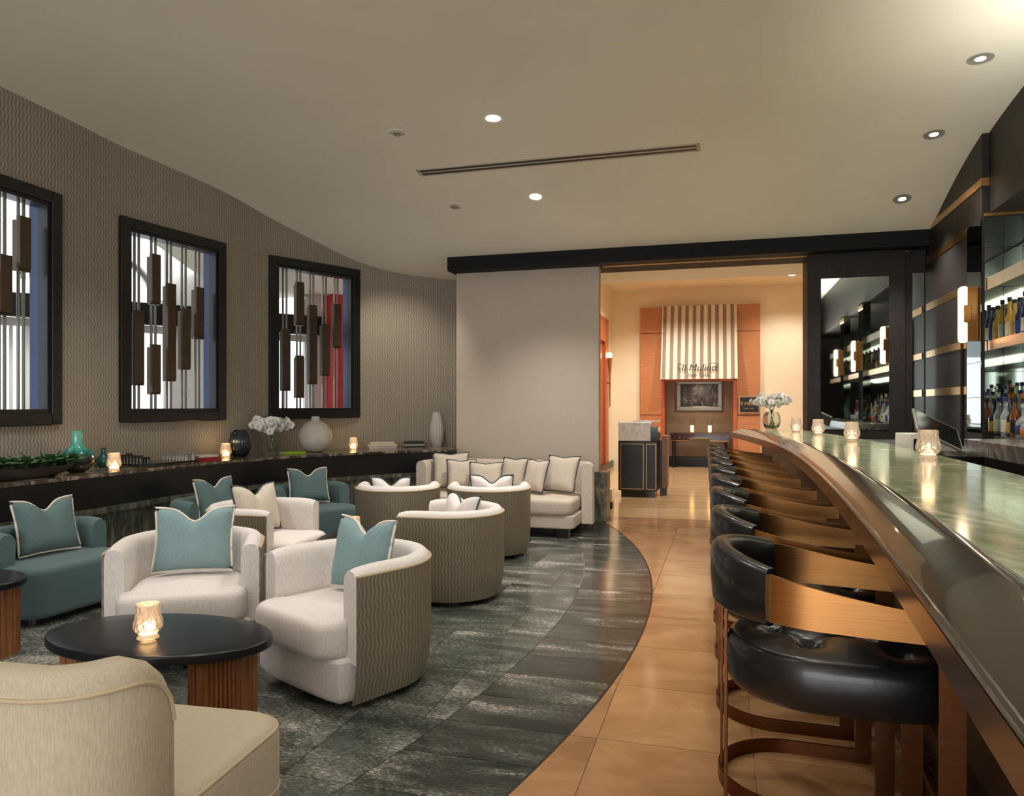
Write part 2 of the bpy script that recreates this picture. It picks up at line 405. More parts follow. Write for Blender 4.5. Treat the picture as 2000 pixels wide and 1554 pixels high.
# floor: slab plus tiles in the room grid, cut by two arcs
fl = struct('floor', MB().box(-9, 5, -6, 9.3, -.08, -.006), 'grout', room=True)
UC, VC = toroom(-8.27, 7.3)
RIN, ROUT = 8.94, 9.48
def arc(R, v):
    q = R*R-(v-VC)**2
    return UC+math.sqrt(q) if q > 0 else -99
def cell(ul, ur, v0, v1, g=.0022):
    """tile between curves ul(v) and ur(v)"""
    K = 7; L = []; R = []
    for k in range(K):
        v = v0+g+(v1-v0-2*g)*k/(K-1); a, b = ul(v)+g, ur(v)-g
        if b-a > .004: L.append((a, v)); R.append((b, v))
    if len(L) < 2: return None
    return R+L[::-1]
def tile(poly, mat):
    obj('tile', MB().prism(poly, -.02, 0), mat, fl)
G = .62
i = 0
v0 = 1.2
rows = [1.2+G*k for k in range(13)]
for r, a in enumerate(rows):
    b = min(a+G, 9.25)
    if b <= a: continue
    for c in range(-9, 1):
        u0 = -.35+c*G+(.31 if r % 2 else 0); u1 = u0+G
        p = cell(lambda v: u0, lambda v: min(u1, arc(RIN, v)), a, b)
        if p and u0 > -6: tile(p, 'tile')
    for c in range(-2, 8):
        u0 = -1.75+c*G; u1 = u0+G
        if u0 > 3.2: continue
        p = cell(lambda v: max(u0, arc(ROUT, v)), lambda v: u1, a, b)
        if p: tile(p, 'tan')
    for h in (0, .31):
        p = cell(lambda v: arc(RIN, v), lambda v: arc(ROUT, v), a+h, min(a+h+.31, 9.25))
        if p: tile(p, 'tiledk')
obj('border_trim', MB().sweep(frames([(arc(ROUT, v), v) for v in np.linspace(1.2, 8.75, 50)]), [(-.006, -.02), (.006, -.02), (.006, .0006), (-.006, .0006)]), 'black', fl)
# plain floor behind the photographer, beyond what the frame shows
obj('slab', MB().box(-9, 5, -6, 1.19, -.02, 0), 'tan', fl)
obj('slab', MB().box(3.3, 5, 1.2, 9.25, -.02, 0), 'tan', fl)
obj('slab', MB().box(-9, -6.3, 1.2, 9.25, -.02, 0), 'tile', fl)

# curved left wall with three screened openings
SC = 1.02
wp = catmull([(-5.2, -5.5), (-4.75, 0), (-4.22, 3.4), (-3.99, 4.5), (-3.78, 5.4), (-3.65, 5.98), (-3.51, 6.63), (-3.28, 7.22), (-3.02, 7.78), (-2.745, 8.38), (-2.36, 8.88), (-1.924, 9.30), (-1.4, 9.63), (-.78, 9.86), (-.2, 9.95)], 10)
wp = [(x*SC, y*SC) for x, y in wp]
WT, WB = CAMH+1.70*SC, CAMH-.15*SC
def near_i(p): return min(range(len(wp)), key=lambda k: math.dist(wp[k], p))
def wallpt(p): return (p[0]*SC, p[1]*SC)
wins = [((-3.86, 4.76), (-3.65, 5.98)), ((-3.51, 6.63), (-3.02, 7.78)), ((-2.745, 8.38), (-1.924, 9.30))]
wi = [(near_i(wallpt(a)), near_i(wallpt(b))) for a, b in wins]
fr = frames(wp, -1)      # normal to the left of travel = outward
wl = MB(); TW = .16
sl = [0]
for k in range(1, len(wp)): sl.append(sl[-1]+math.dist(wp[k], wp[k-1]))
def topz(k): return hs(toroom(*wp[k])[1])+.03
segs = []
for k in range(len(wp)-1):
    inside = any(a <= k < b for a, b in wi)
    spans = [((0, 0), (WB, WB)), ((WT, WT), (topz(k), topz(k+1)))] if inside else [((0, 0), (topz(k), topz(k+1)))]
    for (za, zb), (zc, zd) in spans:
        (x0, y0, nx0, ny0), (x1, y1, nx1, ny1) = fr[k], fr[k+1]
        I = [(x0, y0, za), (x1, y1, zb), (x1, y1, zd), (x0, y0, zc)]
        O = [(x0+nx0*TW, y0+ny0*TW, za), (x1+nx1*TW, y1+ny1*TW, zb), (x1+nx1*TW, y1+ny1*TW, zd), (x0+nx0*TW, y0+ny0*TW, zc)]
        uvI = ((sl[k], za), (sl[k+1], zb), (sl[k+1], zd), (sl[k], zc)); z4 = uvI
        wl.add(I+O, [(3, 2, 1, 0), (4, 5, 6, 7), (3, 7, 6, 2), (0, 1, 5, 4)], [uvI[::-1], z4, z4, z4])
wo = bpy.data.objects.new('wall_left', wl.mesh('wall_left')); C.objects.link(wo); wo.data.materials.append(M['wallpaper']); wo['kind'] = 'structure'

# windows: black frame, jamb tinted with reflected sky blue, twin rods with bronze blocks
# rods: fraction across, blocks: (rod index, z0 frac, z1 frac) measured down from the top
RODS = [.13, .315, .495, .675, .845]
BLK = {1: [(3, .30, .56), (4, .10, .34), (2, .35, .62), (0, .2, .5), (1, .45, .75)],
       2: [(0, .45, .86), (1, .11, .385), (1, .635, .91), (2, .265, .83), (3, .40, .755), (4, .255, .56)],
       3: [(0, .445, .87), (1, .10, .395), (1, .63, .92), (2, .255, .82), (3, .385, .755), (4, .225, .54)]}
for w, (ia, ib) in enumerate(wi, 1):
    A, B = Vector((*wp[ia], 0)), Vector((*wp[ib], 0)); d = B-A; L = d.length; ang = math.atan2(d.y, d.x)
    e = sempty('window_%d' % w); e.location = (A.x, A.y, 0); e.rotation_euler = (0, 0, ang)   # local x along wall, +y outward
    fw = .095; y0, y1 = -.035, .07
    m = MB()
    for a in ((-.005, fw, WB, WT), (L-fw, L+.005, WB, WT), (fw, L-fw, WT-fw, WT+.0), (fw, L-fw, WB-.005, WB+fw)): m.box(a[0], a[1], y0, y1, a[2], a[3], .008)
    f_ = obj('frame', m, 'framewood', e)
    m = MB(); t = fw+.03
    for a in ((fw-.002, t, WB+fw, WT-fw), (L-t, L-fw+.002, WB+fw, WT-fw), (t, L-t, WT-t, WT-fw+.002), (t, L-t, WB+fw-.002, WB+t)): m.box(a[0], a[1], -.012, .08, a[2], a[3])
    obj('bead', m, 'framewood', f_)
    m = MB(); a0 = fw+.005
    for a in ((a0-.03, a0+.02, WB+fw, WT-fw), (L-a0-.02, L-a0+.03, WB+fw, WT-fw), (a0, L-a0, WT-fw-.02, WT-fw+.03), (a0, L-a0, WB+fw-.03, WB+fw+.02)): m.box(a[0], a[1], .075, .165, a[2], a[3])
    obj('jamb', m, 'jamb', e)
    zi0, zi1 = WB+fw+.018, WT-fw-.018; hh = zi1-zi0; xi = L-2*t
    for q in RODS:
        for dx in (-.024, .024):
            x = t+xi*q+dx; obj('rod', MB().tube([(x, .085, zi0), (x, .085, zi1)], .0125, 8), 'rod', e, True)
    for (r, za, zb) in BLK[w]:
        x = t+xi*RODS[r]; zt, zb_ = zi1-hh*za, zi1-hh*zb
        b_ = obj('block', MB().box(x-.05, x+.062, .055, .115, zb_, zt, .003), 'slatbronze', e)
        obj('block_face', MB().box(x-.066, x+.034, .02, .06, zb_+.02, zt+.025, .003), 'slatbronze', b_)

# shelf along the curved wall: stone top, black fascia, granite base
SH = CAMH-.525*SC; FB = CAMH-.787*SC
sp_ = catmull([(-4.45, .0), (-3.85, 3.2), (-3.55, 4.5), (-3.33, 5.25), (-3.17, 5.75), (-2.82, 6.9), (-2.28, 7.81), (-1.53, 8.50), (-.97, 8.80), (-.66, 8.88)], 8)
sp_ = [(x*SC, y*SC) for x, y in sp_]
sf = frames(sp_, -1)
def wall_gap(k):
    x, y, nx, ny = sf[k]; best = .5
    for i in range(len(wp)):
        dx, dy = wp[i][0]-x, wp[i][1]-y
        if abs(dx*ny-dy*nx) < .08 and dx*nx+dy*ny > 0: return dx*nx+dy*ny
    return best
gaps = [wall_gap(k) for k in range(len(sf))]
gaps = [min(g, 1.05) for g in gaps]
gaps = [sum(gaps[max(0, k-2):k+3])/len(gaps[max(0, k-2):k+3]) for k in range(len(gaps))]
shf = thing('wall_shelf', 'long curved wall shelf with marble top and black front below windows', 'shelf')
obj('top', MB().sweep(sf, lambda k: [(-.012, SH-.025), (gaps[k]+.0, SH-.025), (gaps[k]+.0, SH), (-.012, SH)]), 'shelfstone', shf)
obj('fascia', MB().sweep(sf, lambda k: [(.0, FB), (.06, FB), (.06, SH-.025), (.0, SH-.025)]), 'black', shf)
struct('wall_base', MB().sweep(sf, lambda k: [(.015, 0), (.12, 0), (.12, FB), (.015, FB)]), 'granite')
trim1 = struct('trim_1', MB().sweep(sf, lambda k: [(-.03, FB-.045), (.10, FB-.045), (.10, FB), (-.03, FB)]), 'granite')

# partition panel, half wall, beam, column wall
struct('wall_partition', MB().box(-3.26, -1.45, 8.82, 8.96, .56, 3.06, .004), 'panelpaper', room=True)
struct('wall_half', MB().box(-3.45, -1.343, 8.745, 9.02, 0, .593, .006), 'granite', room=True)
struct('trim_2', MB().box(-3.30, 2.05, BEAMV, 9.28, 3.045, 3.30, .004), 'beam', room=True)
struct('trim_3', MB().box(-1.40, 1.9, 8.83, 8.85, 3.036, 3.046), 'gold', room=True)
# wall behind the beam up to the ceiling void
struct('wall_header', MB().box(-3.2, 5.2, 9.0, 9.2, 3.06, 4.2), 'white_paint', room=True)
# column wall with two mirrors
cw = struct('wall_column', MB().box(.875, 1.85, 8.76, 9.28, 0, 3.046, .004).box(1.85, 3.0, 8.84, 9.28, 0, 3.046), 'darkwood', room=True)
def mirror_tiles(parent, u0, u1, v, z0, z1, nu, nz, mat='mirror', axis='u', g=.002, th=.008):
    for i in range(nu):
        for j in range(nz):
            a, b = u0+(u1-u0)*i/nu+g, u0+(u1-u0)*(i+1)/nu-g; c, d = z0+(z1-z0)*j/nz+g, z0+(z1-z0)*(j+1)/nz-g
            m = MB().box(a, b, v-th, v, c, d) if axis == 'u' else MB().box(v-th, v, a, b, c, d)
            obj('mirror_tile' if nu*nz > 1 else 'mirror_panel', m, mat, parent)
mirror_tiles(cw, 1.01, 1.69, 8.757, 1.12, 2.77, 1, 1)
mirror_tiles(cw, 1.93, 2.045, 8.837, 1.1, 2.80, 1, 1)
# right wall (pantry side) with brass strips and a flush door
wr = struct('wall_right', MB().box(2.05, 2.12, 6.99, 8.80, 0, 3.75), 'darkwood', room=True)
struct('wall_niche_end', MB().box(2.12, 3.1, 6.99, 7.1, 0, 3.75), 'darkwood', room=True)
for z0, z1, va, vb in ((3.20, 3.265, 6.99, 8.62), (2.87, 2.94, 7.38, 8.74), (2.375, 2.45, 7.38, 8.74), (1.885, 1.95, 7.38, 8.74), (1.48, 1.55, 7.38, 8.74)):
    obj('brass_strip', MB().box(2.042, 2.052, va, vb, z0, z1), 'gold', wr)
obj('brass_strip', MB().box(2.042, 3.1, 6.98, 6.992, 3.20, 3.265), 'gold', wr)
obj('brass_strip', MB().box(2.06, 3.1, 6.975, 6.992, 2.945, 2.97), 'gold', wr)
mirror_tiles(wr, 6.995, 7.36, 2.049, 1.15, 2.93, 1, 6, 'mirrorpil', 'v')
ends = [o for o in C.objects if o.name.startswith('wall_niche_end')][0]
mirror_tiles(ends, 2.065, 2.755, 6.989, 1.15, 2.94, 5, 7, 'mirror')
dr = struct('door_1', MB().box(2.028, 2.049, 7.50, 8.30, .02, 2.36, .003), 'darkwood', room=True)
for z0, z1 in ((1.885, 1.95), (1.48, 1.55)): obj('brass_strip', MB().box(2.020, 2.029, 7.50, 8.30, z0, z1), 'gold', dr)
# far part of the bar wall, out of frame: closes the niche
struct('wall_bar_back', MB().box(2.80, 2.9, -3, 6.98, 0, 3.82), 'darkwood', room=True)
struct('wall_rear_blocker', MB().box(.9, 2.79, -1.6, -1.5, 0, 3.85), 'darkwood', room=True)  # added unseen panel, keeps bright lobby light out of the column mirror
struct('wall_soffit', MB().box(2.10, 2.80, -3, 6.97, 2.97, 3.82), 'darkwood', room=True)

# ------------------------------------------------------------ dining room beyond the opening
DV = 16.85
struct('floor_dining', MB().box(-2.6, 6, 9.25, 18, -.08, 0), 'tanfar', room=True)
struct('ceiling_dining', MB().box(-2.7, 6, 9.25, 18, 3.98, 4.06), 'cremewall', room=True)
struct('trim_4', MB().box(.35, 3.2, 12.2, 13.2, 3.78, 3.98), 'cremewall', room=True)
wb = struct('wall_back', MB().box(-2.7, -1.82, DV, DV+.1, 0, 4).box(.73, 6, DV, DV+.1, 0, 4).box(-1.82, .73, DV, DV+.1, 3.56, 4), 'cremewall', room=True)
wd = struct('wall_dining_left', MB().box(-2.6, -2.47, 9.28, DV, 3.26, 4).box(-2.6, -2.47, 9.28, 12.6, 0, 3.26).box(-2.6, -2.47, 16.3, DV, 0, 3.26), 'cremewall', room=True)
od = struct('wall_dining_panel', MB().box(-2.58, -2.46, 12.6, 14.6, 0, 3.26).box(-2.58, -2.46, 15.9, 16.3, 0, 3.26).box(-2.58, -2.46, 14.6, 15.9, 2.75, 3.26), 'orangedk', room=True)
struct('door_2', MB().box(-2.56, -2.52, 14.6, 15.9, 0, 2.75), 'orangedk', room=True)
struct('wall_dining_right', MB().box(4.4, 4.5, 9.28, DV, 0, 4), 'cremewall', room=True)
struct('baseboard_back', MB().box(.75, 4.4, DV-.03, DV, 0, .14), 'black', room=True)
struct('baseboard_left', MB().box(-2.46, -2.43, 9.3, DV, 0, .14), 'black', room=True)
struct('wall_ledge', MB().box(-2.44, -1.45, 9.9, 10.05, .09, .26), 'cremewall', room=True)
struct('baseboard_ledge', MB().box(-2.44, -1.45, 9.89, 10.05, 0, .09), 'black', room=True)
# veneer surround, panel by panel, with an alcove
sv = sempty('wall_surround', True)
for a, b, c, d in ((-1.82, -1.33, 0, 1.17), (-1.82, -1.33, 1.18, 2.98), (-1.82, -1.33, 2.99, 3.57), (.25, .73, 0, 1.17), (.25, .73, 1.18, 2.98), (.25, .73, 2.99, 3.57), (-1.325, .245, 2.02, 3.57)):
    obj('veneer_panel', MB().box(a+.003, b-.003, DV-.12, DV+.05, c, d-.003), 'orange', sv)
for a, b, c, d in ((-1.82, -1.33, 0, 3.57), (.25, .73, 0, 3.57), (-1.33, .25, 2.02, 3.57)): obj('backing', MB().box(a, b, DV+.05, DV+.09, c, d), 'orangedk', sv)
for a, b in ((-1.36, -1.28), (.17, .25)): obj('jamb', MB().box(a, b, DV-.15, DV+.5, 0, 1.98), 'orangedk', sv)
obj('lintel', MB().box(-1.36, .25, DV-.15, DV+.5, 1.92, 2.0), 'orangedk', sv)
struct('wall_alcove', MB().box(-1.4, .3, DV+.5, DV+.56, 0, 2.02), plain('alcove_felt', (150, 138, 124), .8, var=.05), room=True)
struct('baseboard_alcove', MB().box(-1.28, .17, DV+.46, DV+.5, 0, .22), 'black', room=True)
def text_mesh(s, size, shear=0, ext=.002):
    cu = bpy.data.curves.new('lettering', 'FONT'); cu.body = s; cu.size = size; cu.shear = shear; cu.extrude = ext
    cu.align_x = 'CENTER'; cu.align_y = 'CENTER'; cu.resolution_u = 3
    t = bpy.data.objects.new('lettering', cu); C.objects.link(t)
    dg = bpy.context.evaluated_depsgraph_get(); me = bpy.data.meshes.new_from_object(t.evaluated_get(dg))
    bpy.data.objects.remove(t); return me
def lettering(s, size, mat, parent, loc, rot=(math.pi/2, 0, 0), shear=0, sx=1):
    me = text_mesh(s, size, shear); me.materials.clear(); me.materials.append(M[mat])
    o = bpy.data.objects.new('lettering', me); C.objects.link(o); o.parent = parent
    o.location = loc; o.rotation_euler = rot; o.scale = (sx, 1, 1); return o
def swash(parent, mat, c, s, r):
    """the looped I and the long o stroke of the script"""
    for pts in ([(-1.0+.13*math.cos(a), .06+.17*math.sin(a)) for a in np.linspace(.6, 5.2, 16)],
                [(.78+.26*math.cos(a), .10+.16*math.sin(a)) for a in np.linspace(2.7, -1.2, 16)]):
        obj('swash', MB().tube([(c[0]+x*s, c[1], c[2]+z*s) for x, z in pts], r, 5), mat, parent, True)
# striped fabric awning hung in front of the surround
aw = thing('fabric_awning', 'grey and cream striped fabric awning hung on wooden panelling', 'awning', RM(-.54, DV-.245, 1.95), -TH)
def awn(x0, x1, z0, z1, f=.0):
    m = MB(); yt, yb = .07, -.26
    def Y(z): return yb+(yt-yb)*max(0, (z-.0)/1.62)
    m.add([(x0*1.02, Y(z0)-f, z0), (x1*1.02, Y(z0)-f, z0), (x1, Y(z1)-f, z1), (x0, Y(z1)-f, z1), (x0*1.02, Y(z0)+.012, z0), (x1*1.02, Y(z0)+.012, z0), (x1, Y(z1)+.012, z1), (x0, Y(z1)+.012, z1)],
          [(0, 1, 2, 3), (7, 6, 5, 4), (0, 4, 5, 1), (3, 2, 6, 7), (0, 3, 7, 4), (1, 5, 6, 2)])
    return m
M['awngrey'] = fabric('awning_grey', (140, 124, 108)); M['awncream'] = fabric('awning_cream', (226, 212, 182))
obj('cloth', awn(-.785, .785, .0, 1.62), 'awncream', aw)
obj('batten', MB().box(-.77, .77, .084, .122, 1.52, 1.60), 'orangedk', aw)
for k in range(10):
    x = -.785+.0785*(2*k)+.025
    obj('stripe', awn(x, x+.074, .004, 1.618, .002), 'awngrey', aw)
lettering('Il Mulino', .20, 'black', aw, (0, -.268, .24), shear=.25, sx=1.05); swash(aw, 'black', (0, -.268, .24), .38, .007)
lettering('NEW YORK', .085, 'black', aw, (0, -.272, .085))
# plaque
pl = thing('wall_sign', 'black plaque with gold script lettering on wooden panelling', 'sign', RM(.50, DV-.135, 1.22), -TH)
obj('board', MB().box(-.21, .21, -.02, .014, 0, .36), 'black', pl)
m = MB()
for a in ((-.21, .21, 0, .018), (-.21, .21, .342, .36), (-.21, -.192, 0, .36), (.192, .21, 0, .36)): m.box(a[0], a[1], -.026, -.02, a[2], a[3])
obj('border', m, 'gold', pl)
lettering('Il Mulino', .105, 'gold', pl, (0, -.024, .20), shear=.25); swash(pl, 'gold', (0, -.025, .2), .19, .003)
lettering('NEW YORK', .04, 'gold', pl, (0, -.024, .10))
# painting
pt = thing('framed_painting', 'dark abstract painting in silver frame hanging in alcove', 'painting', RM(-.56, DV+.495, 1.27), -TH)
m = MB(); 
for a in ((-.5, .5, 0, .09), (-.5, .5, .60, .69), (-.5, -.41, .09, .60), (.41, .5, .09, .60)): m.box(a[0], a[1], -.05, 0, a[2], a[3], .01)
obj('frame', m, 'greymetal', pt)
obj('canvas', MB().box(-.42, .42, -.025, -.004, .08, .61), stone('abstract_paint', [(.4, (30, 28, 28)), (.55, (64, 54, 50)), (.66, (120, 134, 146)), (.75, (46, 40, 40))], 5, 3, (1, 1, .5), .4), pt)
# console table with two hurricane lamps
ct = thing('console_table', 'dark wood console table with brass lines in the alcove', 'table', RM(-.54, DV+.16, 0), -TH)
M['mahog'] = plain('mahogany', (58, 26, 18), .2, 0, .2, 8, (.5, 4, 4), coat=.4)
obj('top', MB().box(-.64, .64, -.20, .20, .74, .78, .006), 'mahog', ct)
for x in (-.42, .42):
    d_ = obj('drawer', MB().box(x-.20, x+.20, -.185, .18, .60, .74), 'mahog', ct); obj('knob', MB().sphere((x, -.195, .67), .014, .014, .014), 'gold', d_)
obj('apron', MB().box(-.22, .22, -.18, .18, .66, .74), 'mahog', ct)
obj('brass_line', MB().box(-.62, -.22, -.19, -.186, .600, .612).box(.22, .62, -.19, -.186, .6, .612).box(-.22, .22, -.186, -.181, .66, .672), 'gold', ct)
for x in (-.56, .56):
    for y in (-.15, .15): obj('leg', MB().tube([(x, y, 0), (x, y, .62)], [.02, .036], 8), 'black', ct)
for k, x in enumerate((-.70, -.32)):
    hl = thing('hurricane_lamp', ('lit glass hurricane candle on console, nearer the host stand', 'lit glass hurricane candle on console, nearer the gold-lettered plaque')[k], 'candle lamp', RM(x, DV+.1, .78), -TH, 'hurricane candles on the console')
    obj('glass_chimney', MB().lathe([(.055, .02), (.055, .30), (.052, .30), (.052, .02)], 16), 'clearglass', hl, True)
    obj('base', MB().lathe([(.06, 0), (.06, .02)], 16), 'gold', hl)
    obj('candle', MB().lathe([(.035, .02), (.035, .16), (.01, .165)], 12), emis('hurricane_wax', (255, 190, 110), 9), hl)
# host stand
hs_ = thing('host_stand', 'black host stand with brass outlines and white stone block on top', 'host stand', RM(-1.262, 11.5, 0), -TH)
bd = obj('cabinet', MB().box(-.29, .29, -.25, .25, .10, .845, .004), 'black', hs_)
obj('plinth', MB().box(-.25, .25, -.22, .22, 0, .10), 'blackgloss', hs_)
m = MB()
for a, b in ((-.255, .09), (.13, .275)):
    for q in ((a, b, .125, .133), (a, b, .80, .808), (a, a+.008, .125, .808), (b-.008, b, .125, .808)): m.box(q[0], q[1], -.2525, -.2495, q[2], q[3])
obj('brass_line', m, 'gold', bd)
obj('stone_block', MB().box(-.29, .19, -.25, .12, .846, 1.13, .01), 'whitestone', hs_)
obj('ledge', MB().box(.19, .30, -.20, .25, .846, 1.06, .004), 'blackgloss', hs_)
obj('lamp_tray', MB().box(-.10, .30, .0, .25, 1.131, 1.15), 'whitestone', hs_)
hp = obj('side_wing', MB().box(.34, .42, .02, .34, .13, .92, .004), plain('walnut_wing', (122, 84, 52), .4, 0, .2, 8, (6, 6, .6)), hs_)
obj('wing_foot', MB().box(.30, .40, .1, .3, 0, .846), 'black', hs_)
# torch sconce on the dining room left wall
sc = thing('torch_sconce', 'slim brass torch sconce with glowing top by the wooden door', 'sconce', RM(-2.455, 16.1, 1.35), -TH)
obj('stem', MB().lathe([(.01, 0), (.016, .2), (.02, .7), (.05, 1.05), (.052, 1.07)], 10, (.05, 0, 0)), 'gold', sc, True)
obj('bracket', MB().box(-.006, .06, -.02, .02, .5, .54), 'gold', sc)
obj('bulb', MB().sphere((.05, 0, 1.12), .045, .045, .07), 'lampglow', sc, True)

# ------------------------------------------------------------ what the openings show: a bright day-lit gallery
A0 = Vector((-8.5, 7.0, 0)); DIR = Vector((.78, .625, 0)).normalized(); ANG = math.atan2(DIR.y, DIR.x)
def gal(name, mb, mat, smooth=False):
    o = struct(name, mb, mat, None, False, smooth); o.location = A0; o.rotation_euler = (0, 0, ANG); return o
gw = gal('wall_gallery', MB().box(-3, 1.2, 0, .3, 0, 6), 'white_paint')
for a, b in ((2.2, 2.75), (3.35, 3.5), (4.93, 5.8), (6.95, 7.15)): obj('pier', MB().box(a, b, -.02, .3, 0, 6), 'white_paint', gw)
def archwall(c, hw, zc, x0, x1, zt=6.0, zb=2.74):
    m = MB(); K = 16; pts = [(c+hw*math.cos(a), zc+hw*math.sin(a)) for a in np.linspace(math.pi, 0, K)]
    top = [(x0+(x1-x0)*i/(K-1), zt) for i in range(K)]
    for y in (0, .3):
        P = [(p[0], y, p[1]) for p in pts]+[(p[0], y, p[1]) for p in top]
        m.add(P, [(i, i+1, K+i+1, K+i) for i in range(K-1)])
    m.add([(p[0], y, p[1]) for y in (0, .3) for p in pts], [(i, i+1, K+i+1, K+i) for i in range(K-1)])
    m.box(x0, c-hw, 0, .3, zb, zc); m.box(c+hw, x1, 0, .3, zb, zc)
    return m
def archring(c, hw, zc, th=.05, d=.08, zb=None):
    m = MB(); K = 20; a_ = np.linspace(math.pi, 0, K)
    o_ = [(c+hw*math.cos(a), zc+hw*math.sin(a)) for a in a_]; i_ = [(c+(hw-th)*math.cos(a), zc+(hw-th)*math.sin(a)) for a in a_]
    P = [(p[0], y, p[1]) for y in (.1, .1+d) for q in (o_, i_) for p in q]
    f = []
    for i in range(K-1):
        f += [(i, i+1, K+i+1, K+i), (2*K+i, 3*K+i, 3*K+i+1, 2*K+i+1), (K+i, K+i+1, 3*K+i+1, 3*K+i), (i, 2*K+i, 2*K+i+1, i+1)]
    return m.add(P, f)
for c, hw, zc, x0, x1 in ((1.7, .42, 2.9, 1.2, 2.2), (3.05, .25, 2.95, 2.75, 3.35), (4.22, .55, 2.80, 3.5, 4.93), (6.38, .46, 3.0, 5.8, 6.95)):
    g_ = gal('wall_gallery_arch', archwall(c, hw, zc, x0, x1), 'white_paint')
    obj('arch_frame', archring(c, hw, zc), 'framewood' if c > 6 else 'greymetal', g_)
    for x in (c, ): obj('mullion', MB().box(x-.015, x+.015, .12, .16, 2.7, zc+hw), 'greymetal', g_)
gb = gal('trim_5', MB().box(-3, 7.15, -.1, .05, 2.46, 2.74), 'black')
for x0, x1 in ((1.2, 2.2), (2.75, 3.35), (3.5, 4.93), (5.8, 6.95)):
    e = gal('window_gallery', MB().box(x0, x0+.05, .1, .16, 0, 2.46).box(x1-.05, x1, .1, .16, 0, 2.46).box(x0, x1, .1, .16, .85, .93).box(x0, x1, .1, .16, 2.36, 2.46), 'white_paint')
    for k in (1, 2): x = x0+(x1-x0)*k/3; obj('mullion', MB().box(x-.02, x+.02, .11, .15, 0, 2.46), 'white_paint', e)
gal_fill = area('gallery_fill', A0+DIR*4.5+Vector((.625, -.78, 0))*1.6+Vector((0, 0, 5.6)), 420, 9, 1.6, (.93, .97, 1), A0+DIR*4.5+Vector((0, 0, 1.5)))  # added unseen area light to whiten the gallery wall
gal_fill.rotation_euler = (math.radians(-28), 0, ANG)
gal('wall_red', MB().box(7.15, 9.6, -.35, .2, 0, 5), 'red')
gal('floor_gallery', MB().box(-3, 9.6, -4.2, 3.5, -.08, -.02), 'whitestone')
gl = gal('curtain', MB().sweep(frames([(5.95+.3*k/24, .35+.03*math.sin(k*1.3)) for k in range(25)]), [(-.01, .1), (.01, .1), (.01, 3.4), (-.01, 3.4)]), 'orange', True)
del gl['kind']; tag(gl, 'orange curtain hanging behind the arched gallery window', 'curtain')
bl = thing('gallery_lamp', 'round wall lamp glowing at top of the red wall', 'lamp', A0+DIR*7.75+Vector((.625, -.78, 0))*.36+Vector((0, 0, 3.55)), ANG)
obj('shade', MB().lathe([(.16, 0), (.22, .1), (.22, .14), (.0, .14)], 20), 'chrome', bl, True); obj('bulb', MB().sphere((0, 0, .02), .1, .1, .05), 'lampglow', bl)
for k, (x, y, r) in enumerate(((1.0, 2.4, .6), (2.6, 2.2, .55), (4.25, 2.4, .6), (6.3, 2.5, .6))):
    bs = thing('garden_shrub', ('leafy shrub outside past the opening nearest the planter', 'leafy shrub outside between the two left openings', 'leafy shrub outside seen through the middle window screen', 'leafy shrub outside past the opening above the orchid')[k], 'shrub', A0+DIR*x+Vector((-.625, .78, 0))*y, ANG, 'garden shrubs outside the gallery')
    m = MB(); rg = random.Random(k)
    for q in range(260):
        a, b_, rr = rg.uniform(0, 6.28), rg.uniform(-.9, 1.5), r*rg.uniform(.5, 1)
        c = Vector((rr*math.cos(a)*math.cos(b_), rr*math.sin(a)*math.cos(b_), .85+rr*1.2*math.sin(b_)))
        d = Vector((rg.uniform(-1, 1), rg.uniform(-1, 1), rg.uniform(-1, 1))).normalized()*.1; e_ = d.cross(Vector((rg.random(), rg.random(), 1))).normalized()*.045
        m.add([c-d, c+e_, c+d, c-e_], [(0, 1, 2, 3)])
    obj('foliage', m, 'leaf2', bs); obj('trunk', MB().tube([(0, 0, -.02), (0, 0, .8)], .03), 'stem', bs)

